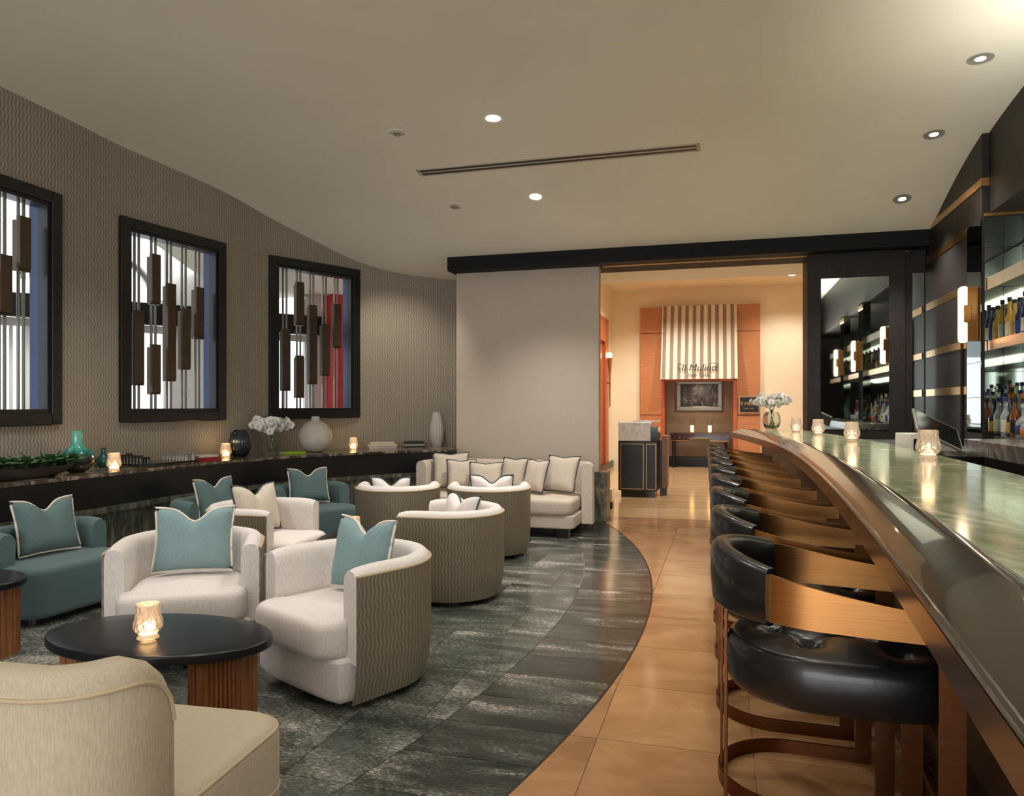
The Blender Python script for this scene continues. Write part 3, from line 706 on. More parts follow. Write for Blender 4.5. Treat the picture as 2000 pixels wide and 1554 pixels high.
# ------------------------------------------------------------ lounge furniture
def upath(R, xf, seg=20, n=5, sx=1.0):
    """U: right arm front -> round the back -> left arm front; chair faces +x"""
    p = [(xf*(1-k/n), -R) for k in range(n)]
    p += [(-R*sx*math.sin(a), -R*math.cos(a)) for a in np.linspace(0, math.pi, seg)]
    p += [(xf*(k+1)/n, R) for k in range(n)]
    return p
def pillow(name, label, loc, rotz, lean, w, h, T, mat, pmat, notch=.07, group=None, roll=0, parent=None):
    """square cushion standing on its bottom edge, front +x, leaning back by lean"""
    K = 14; F_ = []; Bk = []
    def pt(s, t, sgn):
        y = s*w/2*(1-.07*(1-abs(t)**2)); z = h/2+t*h/2*(1-.06*(1-abs(s)**2))
        tt = max(0, (t+1)/2)
        z -= notch*math.exp(-(s/.33)**2)*tt**2.2
        th = T*((1-s**4)*(1-t**4))**.55*(1-.45*math.exp(-(s/.22)**2)*tt**1.5*(1 if notch > .02 else 0))
        return (sgn*th/2, y, z)
    m = MB()
    for sgn in (1, -1):
        P = [pt(-1+2*i/K, -1+2*j/K, sgn) for j in range(K+1) for i in range(K+1)]
        m.add(P, [(j*(K+1)+i, j*(K+1)+i+1, (j+1)*(K+1)+i+1, (j+1)*(K+1)+i) for j in range(K) for i in range(K)])
    ed = [(-1+2*i/K, -1) for i in range(K)]+[(1, -1+2*j/K) for j in range(K)]+[(1-2*i/K, 1) for i in range(K)]+[(-1, 1-2*j/K) for j in range(K)]
    p = MB().tube([pt(s, t, 0) for s, t in ed], .0075, 6, True)
    R_ = Matrix.Rotation(roll, 4, 'X')
    Lm = Matrix.Rotation(-lean, 4, 'Y') @ R_
    zmin = min((Lm @ Vector(q)).z for q in p.v); X = Matrix.Translation((0, 0, -zmin+.001)) @ Lm
    m.xf(X); p.xf(X)
    e = thing(name, label, 'cushion', loc, rotz, group)
    c = obj('cover', m, mat, e, True, 70); bm = bmesh.new(); bm.from_mesh(c.data); bmesh.ops.remove_doubles(bm, verts=bm.verts, dist=.0004); bmesh.ops.recalc_face_normals(bm, faces=bm.faces[:]); bm.to_mesh(c.data); bm.free()
    for q in c.data.polygons: q.use_smooth = True
    obj('piping', p, pmat, e, True)
    return e

def barrel_chair(label, loc, face):
    e = thing('barrel_chair', label, 'armchair', (*loc, 0), math.atan2(face[1], face[0]), 'white tub chairs in the lounge')
    R = .385; pth = upath(R, .27, 26, 6); fo = frames(pth, 1)   # right of travel = outward? checked below
    # outward normal must point away from centre
    if fo[len(fo)//2][2] > 0: fo = frames(pth, -1)
    H = .655
    prof = [(-.10, .22), (-.10, H-.075), (-.096, H-.035), (-.078, H-.008), (-.052, H), (-.028, H-.006), (-.011, H-.024), (-.006, H-.045), (-.006, .22)]
    n = len(fo)
    def pf(i):
        k = min(i, n-1-i); d = (.018, .006, .0015, 0)[min(k, 3)] if k < 4 else 0
        return [(a, z-d if z > .3 else z) for a, z in prof]
    # front ends: push one extra frame for a soft rounded arm front
    obj('backrest', MB().sweep(fo, pf), 'white', e, True, 50)
    op = [(-.03, .035), (-.006, .12), (.004, .25), (.004, H-.042), (-.005, H-.042), (-.004, .25), (-.014, .12), (-.038, .035)]
    sh = obj('outer_panel', MB().sweep(fo, op), 'shell', e, True, 50)
    obj('welt', MB().tube([(x+nx*.0, y+ny*.0, H-.04) for x, y, nx, ny in fo], .007, 6), 'piptan', e, True)
    ba = [(x-nx*.045, y-ny*.045) for x, y, nx, ny in fo]
    ba = ba+[(.33, .33), (.345, .25), (.35, .1), (.35, -.1), (.345, -.25), (.33, -.33)]
    ba = ba[::-1] if sum(ba[i][0]*ba[(i+1) % len(ba)][1]-ba[(i+1) % len(ba)][0]*ba[i][1] for i in range(len(ba))) < 0 else ba
    obj('base', MB().puffy(ba, .035, .245, .02, 0, rb=.05), 'white', e, True, 60)
    cu = rrect(-.27, .40, -.278, .278, .09)
    cu = [(x if x > -.02 else x*1.0, y) for x, y in cu]
    cu = []
    for k in range(13):
        a = math.pi/2+math.pi*k/12; cu.append((-.0+.283*math.cos(a)*.96, .283*math.sin(a)))
    r = .10
    for k in range(7): a = -math.pi/2+math.pi/2*k/6; cu.append((.405-r+r*math.cos(a), -.315+r+r*math.sin(a)))
    for k in range(7): a = math.pi/2*k/6; cu.append((.405-r+r*math.cos(a), .315-r+r*math.sin(a)))
    cu.append((.275, .315)); cu.append((.265, .285)); i0 = [i for i, p in enumerate(cu) if p[0] > .2 and p[1] < 0][0]
    cu = cu[:i0]+[(.265, -.285), (.275, -.315)]+cu[i0:]
    s_ = obj('seat_cushion', MB().puffy(cu, .24, .415, .045, .018), 'white', e, True, 60)
    obj('plinth', MB().lathe([(.27, 0), (.27, .04)], 24), 'black', e)
    return e

def lounge_chair(name, label, loc, face, mat, D=.66, Wd=.80, sh=.36, bz0=.30, bz1=.575, arm=.02, group=None, cw=.13, th=.11):
    e = thing(name, label, 'lounge chair', (*loc, 0), math.atan2(face[1], face[0]), group)
    x0, x1, hw = -D/2, D/2, Wd/2
    obj('seat', MB().puffy(rrect(x0, x1, -hw, hw, cw), .045, sh, .045, .012, rb=.04), mat, e, True, 60)
    obj('plinth', MB().prism(rrect(x0+.08, x1-.08, -hw+.08, hw-.08, .08), 0, .05), 'black', e)
    r = .20; p = [(arm-(arm-(x0+r))*k/5, -hw) for k in range(5)]
    p += [(x0+r-r*math.sin(a), -hw+r-r*math.cos(a)) for a in np.linspace(0, math.pi/2, 9)]
    p += [(x0, -hw+r+(2*hw-2*r)*k/8) for k in range(1, 8)]
    p += [(x0+r-r*math.cos(a), hw-r+r*math.sin(a)) for a in np.linspace(0, math.pi/2, 9)]
    p += [(x0+r+(arm-(x0+r))*(k+1)/5, hw) for k in range(5)]
    p = [(x-.0, y) for x, y in p]
    f = frames(p, 1)
    if f[len(f)//2][2] > 0: f = frames(p, -1)
    d = [0]
    for i in range(1, len(p)): d.append(d[-1]+math.dist(p[i], p[i-1]))
    def prof(i):
        q = min(d[i], d[-1]-d[i]); R = .13; dz = (R-math.sqrt(max(0, R*R-(R-min(q, R))**2)))*(1 if bz1 > .7 else .12)
        t = bz1-dz
        return [(-th+.02, bz0), (-th+.01, bz0+.02), (-th, t-.05), (-th+.02, t-.012), (-th+.05, t), (-.03, t), (-.008, t-.014), (.004, t-.05), (.006, bz0+.02), (-.01, bz0)]
    obj('backrest', MB().sweep(f, prof), mat, e, True, 55)
    if bz1 > .7:
        obj('welt', MB().tube([(x+nx*.004, y+ny*.004, prof(i)[7][1]) for i, (x, y, nx, ny) in enumerate(f)], .006, 6), 'piptan', e, True)
        w = rrect(x0, x1, -hw, hw, cw); k = 1-.006/.5
        obj('seat_welt', MB().tube([(x*k, y*k, sh-.02) for x, y in w], .005, 6, True), 'piptan', e, True)
        obj('base_seam', MB().tube([(x, y, .2) for x, y in w], .004, 6, True), 'piptan', e, True)
    return e

def unit(a): l = math.hypot(*a); return (a[0]/l, a[1]/l)
def chair_pillow(loc, face, label, mat, pmat, w=.42, h=.40, back=.13, seat=.437, turn=0, lean=.25, side=0, T=.15, notch=.075, roll=0):
    f = unit(face); s = (-f[1], f[0])
    a = math.atan2(f[1], f[0])+turn
    return pillow('pillow', label, (loc[0]-f[0]*back+s[0]*side, loc[1]-f[1]*back+s[1]*side, seat), a, lean, w, h, T, mat, pmat, notch, None, roll)

CH = {
 'B': ((-1.80, 4.17), (.26, -.965)),
 'C': ((-.80, 3.76), (-.66, -.75)),
 'D': ((-1.875, 5.56), (.975, -.22)),
 'E': ((-.445, 5.42), (-.975, .22)),
 'F': ((-1.075, 6.98), (-.05, 1)),
 'G': ((-.215, 6.95), (.0, 1)),
}
LB = {'B': 'white tub chair with pale blue pillow facing across the oval table',
      'C': 'white tub chair with pale blue pillow, wavy bronze back turned to aisle',
      'D': 'white tub chair with cream pillow, between blue pillow chair and teal chairs',
      'E': 'white tub chair backing the aisle with creased white pillow inside',
      'F': 'white tub chair facing away toward shelf and white books',
      'G': 'white tub chair directly in front of the cream sofa'}
for k, (l, f) in CH.items(): barrel_chair(LB[k], l, unit(f))
chair_pillow(*CH['B'], 'pale blue pillow upright in white tub chair behind oval table', 'tealp', 'pip', .43, .365, .03, lean=.26, turn=-.05)
chair_pillow(*CH['C'], 'pale blue pillow leaning in white tub chair beside the aisle', 'tealp', 'pip', .39, .365, .02, turn=.12, side=.0, lean=.22)
chair_pillow(*CH['D'], 'cream pillow with dark piping in white tub chair near teal chairs', 'cream', 'pipdk', .38, .36, .0, turn=-.4, lean=.26, side=-.02)
chair_pillow(*CH['E'], 'white pillow with dark piping in tub chair backing the aisle', 'white', 'pipdk', .38, .29, .02, turn=.9, lean=.3, side=-.06)
chair_pillow(*CH['F'], 'white pillow peeking over tub chair facing the shelf', 'white', 'pipdk', .36, .29, .13, lean=.2, side=.04)
chair_pillow(*CH['G'], 'white pillow peeking over tub chair facing the sofa', 'white', 'pipdk', .40, .31, .09, lean=.2, side=-.03)

TCH = [((-3.10, 5.03), (.95, -.31)), ((-2.58, 6.58), (.95, -.32)), ((-2.03, 7.56), (.66, -.75))]
TL = ['teal lounge chair beside the cut-off table below the green vase', 'teal lounge chair tucked behind white tub chair below chess set', 'teal lounge chair below the white orchid and round vase']
for (l, f), t in zip(TCH, TL): lounge_chair('lounge_chair', t, l, unit(f), 'teal', D=.60, Wd=.80, group='teal lounge chairs along the wall')
chair_pillow(*TCH[0], 'dark teal pillow on lounge chair below the green vase', 'tealdk', 'pip', .42, .375, .03, .378, turn=-.15, lean=.28)
chair_pillow(*TCH[1], 'dark teal pillow on lounge chair below the chess set', 'tealdk', 'pip', .42, .36, .02, .378, turn=-.15, lean=.24)
chair_pillow(*TCH[2], 'dark teal pillow on lounge chair below the white orchid', 'tealdk', 'pip', .42, .36, .06, .378, turn=-.1, lean=.22)
lounge_chair('lounge_chair', 'beige linen lounge chair with high rounded half back before oval table', (-1.20, 2.05), unit((.2, .98)), 'beige', D=.86, Wd=.84, sh=.40, bz0=.06, bz1=.80, arm=-.17, cw=.12, th=.13)

# sofa against the half wall
sf_ = thing('sofa', 'cream upholstered sofa with six pillows against the granite half wall', 'sofa', RM(-2.42, 7.97, 0), -TH)
obj('base', MB().puffy(rrect(-.85, .92, -.43, .34, .06), .10, .24, .02), 'cream', sf_, True, 60)
obj('seat_cushion', MB().puffy(rrect(-.83, .90, -.46, .33, .10), .24, .405, .05, .012), 'cream', sf_, True, 60)
pb = [(-.90, -.12), (-.90, .10), (-.87, .26), (-.79, .36), (-.64, .40), (0, .41), (.7, .40), (.86, .36), (.94, .26), (.97, .12), (.975, -.02)]
pb = catmull(pb, 5); f = frames(pb, -1)
obj('backrest', MB().sweep(f, [(.07, .10), (-.05, .10), (-.05, .68), (-.03, .735), (0, .75), (.04, .748), (.065, .72), (.07, .68)]), 'cream', sf_, True, 55)
for x in (-.74, .8):
    for y in (-.36, .3): obj('foot', MB().box(x-.06, x+.06, y-.05, y+.05, 0, .10), 'black', sf_)
SPL = [(-.60, .04, .42, .42, .45, 'square cream pillow at the wall-shelf corner of sofa'),
       (-.43, -.08, .34, .35, .4, 'second cream pillow from the wall-shelf corner of sofa'),
       (-.13, -.17, .38, .33, .15, 'third cream pillow from the wall-shelf corner, leaning low on sofa'),
       (.10, .07, .32, .37, -.25, 'cream pillow third from the half-wall end of sofa'),
       (.40, -.12, .30, .37, -.5, 'narrow-set cream pillow second from the half-wall end of sofa'),
       (.66, .0, .42, .41, -.4, 'large cream pillow at the half-wall end of sofa')]
for x, y, w, h, tn, lb in SPL:
    p = sf_.location+Matrix.Rotation(-TH, 3, 'Z') @ Vector((x, y, .428))
    pillow('pillow', lb, p, -math.pi/2-TH+tn, .32, w, h, .13, 'cream', 'pipdk', .015, 'cream pillows on the sofa')

# oval tables on fluted wood legs
def oval_table(label, loc, ang, a, b, H=.42):
    e = thing('coffee_table', label, 'coffee table', (*loc, 0), ang, 'oval black coffee tables')
    P = [(a*math.cos(t), b*math.sin(t)) for t in np.linspace(0, 2*math.pi, 64, endpoint=False)]
    obj('top', MB().puffy(P, H-.038, H, .008, 0), plain('table_black', (24, 26, 31), .26, 0, .1, 30), e, True, 50)
    for sx in (-1, 1):
        q = []
        K = 216
        for k in range(K):
            t = 2*math.pi*k/K; rx, ry = .105, .15; fl_ = 1+.07*abs(math.sin(t*18))-.05
            q.append((sx*a*.60+rx*math.copysign(abs(math.cos(t))**.7, math.cos(t))*fl_, ry*math.copysign(abs(math.sin(t))**.7, math.sin(t))*fl_))
        obj('leg', MB().prism(q, 0, H-.038), 'tablewood', e)
    return e
oval_table('black oval coffee table with candle before the beige lounge chair', (-1.49, 3.14), -.2, .50, .29)
oval_table('black oval coffee table with candle, ringed by four tub chairs', (-1.15, 5.52), 1.25, .40, .24)
oval_table('black oval coffee table cut off beside the teal lounge chair', (-3.13, 4.12), -.1, .42, .27)

# ------------------------------------------------------------ bar
bp = np.array([(.489, .758), (.556, .9255), (.662, 1.215), (.741, 1.431), (1.08, 2.417), (1.20, 2.81), (1.425, 3.51), (1.64, 4.22), (1.90, 5.18), (2.25, 6.72), (2.53, 8.6)])
co = np.polyfit(bp[:, 1], bp[:, 0], 3)
by = np.linspace(.12, 8.5, 90); bc = [(float(np.polyval(co, y)), float(y)) for y in by]
bf = frames(bc, 1)                       # normal to the right of travel = bartender side
def onbar(y, n, z=0):
    x = float(np.polyval(co, y)); s = float(np.polyval(np.polyder(co), y)); l = math.hypot(1, s)
    return Vector((x+n/l, y-n*s/l, z)), math.atan2(-s/l, 1/l)
BH = 1.112
bar = thing('bar_counter', 'long curved bar with green onyx top and black leather edge', 'bar')
obj('onyx_top', MB().sweep(bf, [(.142, BH-.03), (.142, BH), (.70, BH), (.70, BH-.03)]), 'onyx', bar)
lp = [(.14, 1.04), (.14, BH+.006), (.132, BH+.009), (.11, BH+.004), (.07, BH-.008), (.035, BH-.021), (.012, BH-.031), (.006, BH-.036), (.006, 1.04)]
obj('leather_rim', MB().sweep(bf, lp), 'barleather', bar, True, 50)
obj('piping', MB().tube([(x+nx*.006, y+ny*.006, BH-.036) for x, y, nx, ny in bf], .0075, 8), 'barleather', bar, True)
obj('edge_band', MB().sweep(bf, [(.0, 1.018), (.0, 1.07), (.012, 1.07), (.03, 1.018)]), 'edge', bar)
obj('underside', MB().sweep(bf, [(.03, 1.018), (.03, 1.04), (.66, 1.04), (.66, 1.018)]), 'black', bar)
obj('front_panel', MB().sweep(bf, [(.33, 0), (.33, 1.02), (.38, 1.02), (.38, 0)]), 'black', bar)
obj('kick_plate', MB().sweep(bf, [(.29, .0), (.29, .30), (.335, .33), (.335, 0)]), plain('kick_bronze', (70, 46, 30), .4, .5, .15, 5), bar)
obj('foot_rail', MB().tube([(x+nx*.262, y+ny*.262, .18) for x, y, nx, ny in bf], .017, 8), 'bronzeleg', bar, True)
for y in (1.0, 2.6, 4.2, 5.8, 7.4):
    p, a = onbar(y, .262); q, _ = onbar(y, .31); obj('rail_bracket', MB().tube([(p.x, p.y, .18), (q.x, q.y, .18)], .012, 6), 'bronzeleg', bar)
    obj('rail_post', MB().tube([(p.x, p.y, 0), (p.x, p.y, .17)], .012, 6), 'bronzeleg', bar)
obj('back_cabinet', MB().sweep(bf, [(.38, 0), (.38, 1.02), (.62, 1.02), (.62, 0)]), 'black', bar)
obj('work_shelf', MB().sweep(bf, [(.62, .84), (.62, .88), (.92, .88), (.92, .84)]), 'greymetal', bar)
obj('work_cabinet', MB().sweep(bf, [(.62, 0), (.62, .84), (.90, .84), (.90, 0)]), 'black', bar)

# ------------------------------------------------------------ stools
def make_stool():
    e = thing('bar_stool', '', 'bar stool', (0, 0, 0), 0, 'bronze and leather bar stools along the bar')
    R = .262; xf = .30; pth = upath(R, xf, 26, 8); f = frames(pth, 1)
    if f[len(f)//2][2] > 0: f = frames(pth, -1)
    d = [0]
    for i in range(1, len(pth)): d.append(d[-1]+math.dist(pth[i], pth[i-1]))
    Lm = d[-1]
    def ht(i):
        q = abs(d[i]/Lm-.5)*2      # 0 rear, 1 arm front
        s = q*q*(3-2*q)
        return .99-.095*s, .845+.0*s-.02*s
    t = .005
    pb_ = upath(.252, xf, 26, 8); fb = frames(pb_, 1)
    if fb[len(fb)//2][2] > 0: fb = frames(pb_, -1)
    obj('base_ring', MB().sweep(fb, [(-t, 0), (t, 0), (t, .052), (-t, .052)]), 'bronzeleg', e, True, 35)
    bs = obj('back_band', MB().sweep(f, lambda i: [(-t, ht(i)[1]), (t, ht(i)[1]), (t, ht(i)[0]), (-t, ht(i)[0])]), 'bronze', e, True, 35)
    a, b = .285, .715
    idx = [i for i in range(len(f)) if a <= d[i]/Lm <= b]
    sub = [f[i] for i in idx]
    def pp(k):
        i = idx[k]; h1, h0 = ht(i)[0]+.012, ht(i)[1]-.012
        return [(-.034, h0+.012), (-.04, (h0+h1)/2), (-.034, h1-.014), (-.02, h1), (.008, h1), (.020, h1-.012), (.024, (h0+h1)/2), (.018, h0+.012), (.004, h0), (-.02, h0)]
    bp_ = obj('back_pad', MB().sweep(sub, pp), 'leather', e, True, 50)
    obj('leg', MB().add([(-.249, -.028, .0), (-.241, -.028, .0), (-.241, .028, .0), (-.249, .028, .0), (-.246, -.03, .86), (-.238, -.03, .86), (-.238, .03, .86), (-.246, .03, .86)], [(0, 1, 2, 3), (4, 7, 6, 5), (0, 4, 5, 1), (1, 5, 6, 2), (2, 6, 7, 3), (3, 7, 4, 0)]), 'bronzeleg', e)
    for s in (-1, 1):
        obj('leg', MB().box(xf-.056, xf, s*.25-.005, s*.25+.005, .0, .84), 'bronzeleg', e)
    obj('seat_frame', MB().sweep([(x-nx*.07, y-ny*.07, nx, ny) for x, y, nx, ny in f], [(-.012, .625), (.012, .625), (.012, .65), (-.012, .65)]), 'black', e, True, 35)
    # tufted cushion
    btn = [(-.13, 0), (-.03, -.105), (-.03, .105), (.08, 0), (.19, -.105), (.19, .105), (-.03, 0)][:6]
    NA, NR = 72, 26; P = []; Fc = []
    def outline(a):
        c, s = math.cos(a), math.sin(a); n = 2.0 if c < 0 else 4.5
        k = (abs(c)**n+abs(s)**n)**(-1/n); return k*c*(.242 if c < 0 else .30), k*s*.247
    def top(x, y, q):
        z = .752+.022*(1-q*q)
        for bx, by_ in btn:
            r2 = (x-bx)**2+(y-by_)**2; z -= .026*math.exp(-r2/.0005)+.016*math.exp(-r2/.0032)
        # pleats between buttons
        for (ax, ay) in btn:
            for (cx, cy) in btn:
                if (ax, ay) < (cx, cy) and .12 < math.hypot(ax-cx, ay-cy) < .16:
                    vx, vy = cx-ax, cy-ay; L2 = vx*vx+vy*vy; tt = max(0, min(1, ((x-ax)*vx+(y-ay)*vy)/L2))
                    dd = (x-ax-vx*tt)**2+(y-ay-vy*tt)**2; z -= .010*math.exp(-dd/.00010)
        return z
    for j in range(NR+1):
        q = j/NR
        for k in range(NA):
            ox, oy = outline(2*math.pi*k/NA); qq = max(q, .01)
            x, y = ox*qq*.93, oy*qq*.93; P.append((x, y, top(x, y, q)))
    for dz, sc_ in ((-.008, .965), (-.03, .995), (-.06, 1.0), (-.115, .99), (-.13, .95)):
        for k in range(NA):
            ox, oy = outline(2*math.pi*k/NA); P.append((ox*sc_, oy*sc_, .752+dz))
    rows_ = NR+6
    for j in range(rows_-1):
        for k in range(NA): k2 = (k+1) % NA; Fc.append((j*NA+k, j*NA+k2, (j+1)*NA+k2, (j+1)*NA+k))
    Fc += [tuple(range(NA))[::-1], tuple((rows_-1)*NA+k for k in range(NA))]
    st = obj('seat', MB().add(P, Fc), 'leather', e, True, 80)
    for bx, by_ in btn: obj('button', MB().sphere((bx, by_, top(bx, by_, .5)+.003), .011, .011, .006, 8, 6), 'leather', st, True)
    return e
ORD = ['last', 'second-last', 'third-last', 'fourth-last', 'fifth', 'fourth', 'third', 'second', 'first']
st0 = make_stool(); sy = 2.13
pos = []
y = 2.04
for k in range(9):
    pos.append(y); y += .672
for k, y in enumerate(pos):
    p, a = onbar(y+.02, .0)
    n = .165
    p, a = onbar(y, -.12)
    p = Vector((float(np.interp(y, [2, 2.8, 4, 5.5, 7.5], [.271, .2695, .2675, .2655, .263]))*y+.288, y, 0))
    lab = 'bronze and black leather bar stool, %s one counting from the dining room' % ['ninth', 'eighth', 'seventh', 'sixth', 'fifth', 'fourth', 'third', 'second', 'first'][k]
    if k == 0: st0.location = p; st0.rotation_euler = (0, 0, a); st0['label'] = lab
    else: dup(st0, p, a, lab)

# ------------------------------------------------------------ small things
def make_candle(wax='wax', glow=True):
    e = thing('candle_holder', '', 'candle holder')
    pr = [(.034, 0), (.040, .004), (.036, .012), (.030, .018), (.044, .03), (.050, .048), (.049, .066), (.043, .085), (.040, .110), (.041, .132)]
    inn = [(.037, .132), (.036, .11), (.039, .085), (.044, .062), (.040, .034), (.001, .030)]
    m = MB(); SEG = 36
    full = []
    for (r0, z0), (r1, z1) in zip(pr[:-1], pr[1:]):
        for k in range(2): full.append((r0+(r1-r0)*k/2, z0+(z1-z0)*k/2))
    full.append(pr[-1])
    full = [(r*1.1, z*1.1) for r, z in full]; inn = [(r*1.1, z*1.1) for r, z in inn]
    m.lathe(full+inn, SEG, flute=lambda k, z: 1+(.06 if z > .033 and z < .143 and ((k//2+int(z/.0105)) % 2 == 0) else 0))
    obj('glass_jar', m, 'candleglass', e, False)
    c = obj('tealight', MB().lathe([(.026, .032), (.026, .052), (.008, .053)], 14), wax, e)
    obj('flame', MB().lathe([(.001, .053), (.0045, .060), (.0035, .070), (.0005, .080)], 10), 'lampglow' if glow else wax, c, True)
    return e
c_lit = make_candle('wax', True); c_dim = make_candle('waxdim', True); used = {}
def candle(p, lab, grp, dim=False, light=0):
    src = c_dim if dim else c_lit
    if src not in used: src.location = p; used[src] = 1; o = src
    else: o = dup(src, p)
    o['label'] = lab; o['group'] = grp
    if light:
        l = bpy.data.lights.new('candle_light', 'POINT'); l.energy = light; l.color = (1, .62, .3); l.shadow_soft_size = .03
        q = bpy.data.objects.new('candle_light', l); C.objects.link(q); q.location = (p[0], p[1], p[2]+.17)
candle((-1.50, 3.06, .421), 'lit beaded glass candle on the oval table before beige chair', 'candles on the coffee tables', light=.6)
candle((-1.16, 5.44, .421), 'lit beaded glass candle on the table ringed by tub chairs', 'candles on the coffee tables', light=.4)
for y, lab in ((3.72, 'beaded glass candle on bar beside the tablet till'), (5.55, 'beaded glass candle on bar, second from the tablet till'), (6.72, 'beaded glass candle on bar, second from the orchid vase'), (7.48, 'beaded glass candle on bar beside the orchid vase')):
    x = {3.72: 813, 5.55: 664, 6.72: 598, 7.48: 555}[y]*y/F
    candle((x, y, BH+.001), lab, 'candles along the bar', True, .25)
SH1 = SH+.001
def onshelf(px, off=None, yv=None):
    """shelf point on the ray through image column px, at distance given by image offset below horizon"""
    y = (CAMH-SH)*F/off; return ((px-1000)/F*y, y, SH1)
candle(onshelf(223, 127), 'lit beaded glass candle on shelf beside the small green vase', 'candles on the wall shelf', light=.8)
candle(onshelf(441, 101), 'lit beaded glass candle on shelf beside the dark ribbed vase', 'candles on the wall shelf', light=.8)
candle(onshelf(690, 86), 'lit beaded glass candle on shelf beside the round white vase', 'candles on the wall shelf', light=.8)
def vase(label, name, prof, p, mat, flute=None, seg=40):
    o = obj(name, MB().lathe(prof, seg, flute=flute), mat, None, True, 60); o.location = p
    return tag(o, label, 'vase')
def glaze(name):
    m, nt, b = new_mat(name); b.inputs['Roughness'].default_value = .12; b.inputs['Coat Weight'].default_value = .4
    tc = N(nt, 'ShaderNodeTexCoord'); sp = N(nt, 'ShaderNodeSeparateXYZ'); nt.links.new(tc.outputs['Object'], sp.inputs[0])
    no = N(nt, 'ShaderNodeTexNoise'); no.inputs['Scale'].default_value = 18; nt.links.new(tc.outputs['Object'], no.inputs[0])
    h = math_n(nt, 'ADD', math_n(nt, 'MULTIPLY', sp.outputs[2], 2.6), math_n(nt, 'MULTIPLY', no.outputs[0], .22))
    nt.links.new(ramp(nt, h, [(.12, hexc(50, 40, 34)), (.36, hexc(58, 46, 40)), (.48, hexc(14, 78, 76)), (.62, hexc(64, 150, 134)), (.95, hexc(120, 190, 168))]), b.inputs['Base Color']); return m
M['glaze'] = glaze('teal_brown_glaze')
vase('large teal and brown glazed bottle vase beside the succulents', 'bottle_vase', [(.05, 0), (.075, .012), (.085, .02), (.125, .06), (.142, .105), (.125, .15), (.085, .185), (.05, .21), (.042, .24), (.042, .325), (.045, .335), (.036, .335)], onshelf(150, 130), 'glaze')
vase('small dark teal bottle vase behind the shelf candle', 'bottle_vase', [(.03, 0), (.05, .02), (.062, .055), (.045, .09), (.02, .115), (.017, .165), (.019, .17), (.013, .17)], onshelf(202, 120), plain('teal_glaze', (24, 84, 84), .12, 0, .2, coat=.3))
vase('dark ribbed oval vase on shelf below the middle window', 'ribbed_vase', [(.055, 0), (.085, .02), (.105, .09), (.108, .16), (.095, .235), (.065, .275), (.055, .28), (.05, .27)], onshelf(469, 98.5), plain('dark_glaze', (26, 32, 42), .1, 0, .2, coat=.4), flute=lambda k, z: 1+.03*(1 if k % 2 else -1), seg=56)
vase('large round matte white vase with narrow neck on shelf', 'round_vase', [(.06, 0), (.10, .01), (.155, .06), (.186, .13), (.19, .19), (.172, .26), (.125, .32), (.07, .352), (.048, .365), (.044, .40), (.047, .41), (.036, .41)], onshelf(616, 90), plain('matte_white', (206, 198, 188), .55, var=.04))
vase('tall ribbed white vase at shelf end beside the partition', 'ribbed_vase', [(.055, 0), (.075, .05), (.09, .16), (.086, .26), (.065, .37), (.05, .44), (.054, .455), (.044, .455)], onshelf(853, 79), plain('white_ribs', (188, 182, 176), .5, var=.04), flute=lambda k, z: 1+.045*(1 if k % 4 < 2 else -1), seg=64)
# books
def book(p, rz, w, d, h, cover, label, grp):
    e = thing('book', label, 'book', p, rz, grp)
    obj('pages', MB().box(-w/2+.006, w/2-.004, -d/2+.005, d/2-.005, .003, h-.003), 'paper', e)
    obj('cover', MB().box(-w/2, w/2, -d/2, d/2, 0, .003).box(-w/2, w/2, -d/2, d/2, h-.003, h).box(-w/2, w/2, d/2-.003, d/2, .002, h-.002) if False else MB().box(-w/2, w/2, -d/2, d/2, 0, .003).box(-w/2, w/2, -d/2, d/2, h-.003, h).box(-w/2, w/2, -d/2, -d/2+.003, .002, h-.002), cover, e)
def stack(px, off, rz, items, names, grp):
    x, y, z = onshelf(px, off)
    for (w, d, h, c), nm in zip(items, names):
        book((x, y, z), rz+random.uniform(-.05, .05), w, d, h, c, nm, grp); z += h+.0006
M['redc'] = plain('red_cover', (138, 30, 26), .5, var=.1); M['whc'] = plain('pale_cover', (196, 186, 172), .55, var=.06); M['bkc'] = plain('black_cover', (28, 28, 32), .4, var=.1); M['lime'] = plain('lime_cover', (150, 190, 40), .5, var=.06); M['gyc'] = plain('grey_cover', (160, 158, 152), .5, var=.06)
stack(399, 108.5, .95, [(.25, .18, .022, 'redc'), (.235, .165, .018, 'redc'), (.2, .15, .018, 'whc')], ['red book at bottom of stack beside the chess set', 'red book in middle of stack beside the chess set', 'pale topped book on the red books beside chess set'], 'red books on the shelf')
stack(571, 93.5, .75, [(.24, .17, .022, 'lime')], ['lime green book lying between orchid and round white vase'], 'single books on the shelf')
stack(745, 83, .35, [(.34, .24, .026, 'whc'), (.36, .25, .024, 'whc'), (.30, .22, .026, 'whc')], ['white book at bottom of the white stack on shelf', 'white book in middle of the white stack on shelf', 'white book on top of the white stack on shelf'], 'white books on the shelf')
stack(808, 80.5, .25, [(.27, .2, .02, 'bkc'), (.27, .2, .02, 'gyc'), (.27, .2, .018, 'bkc'), (.24, .19, .014, 'bkc')], ['black book at bottom of the dark stack near tall vase', 'grey book second in the dark stack near tall vase', 'black book third in the dark stack near tall vase', 'thin black book on top of the dark stack near tall vase'], 'dark books on the shelf')
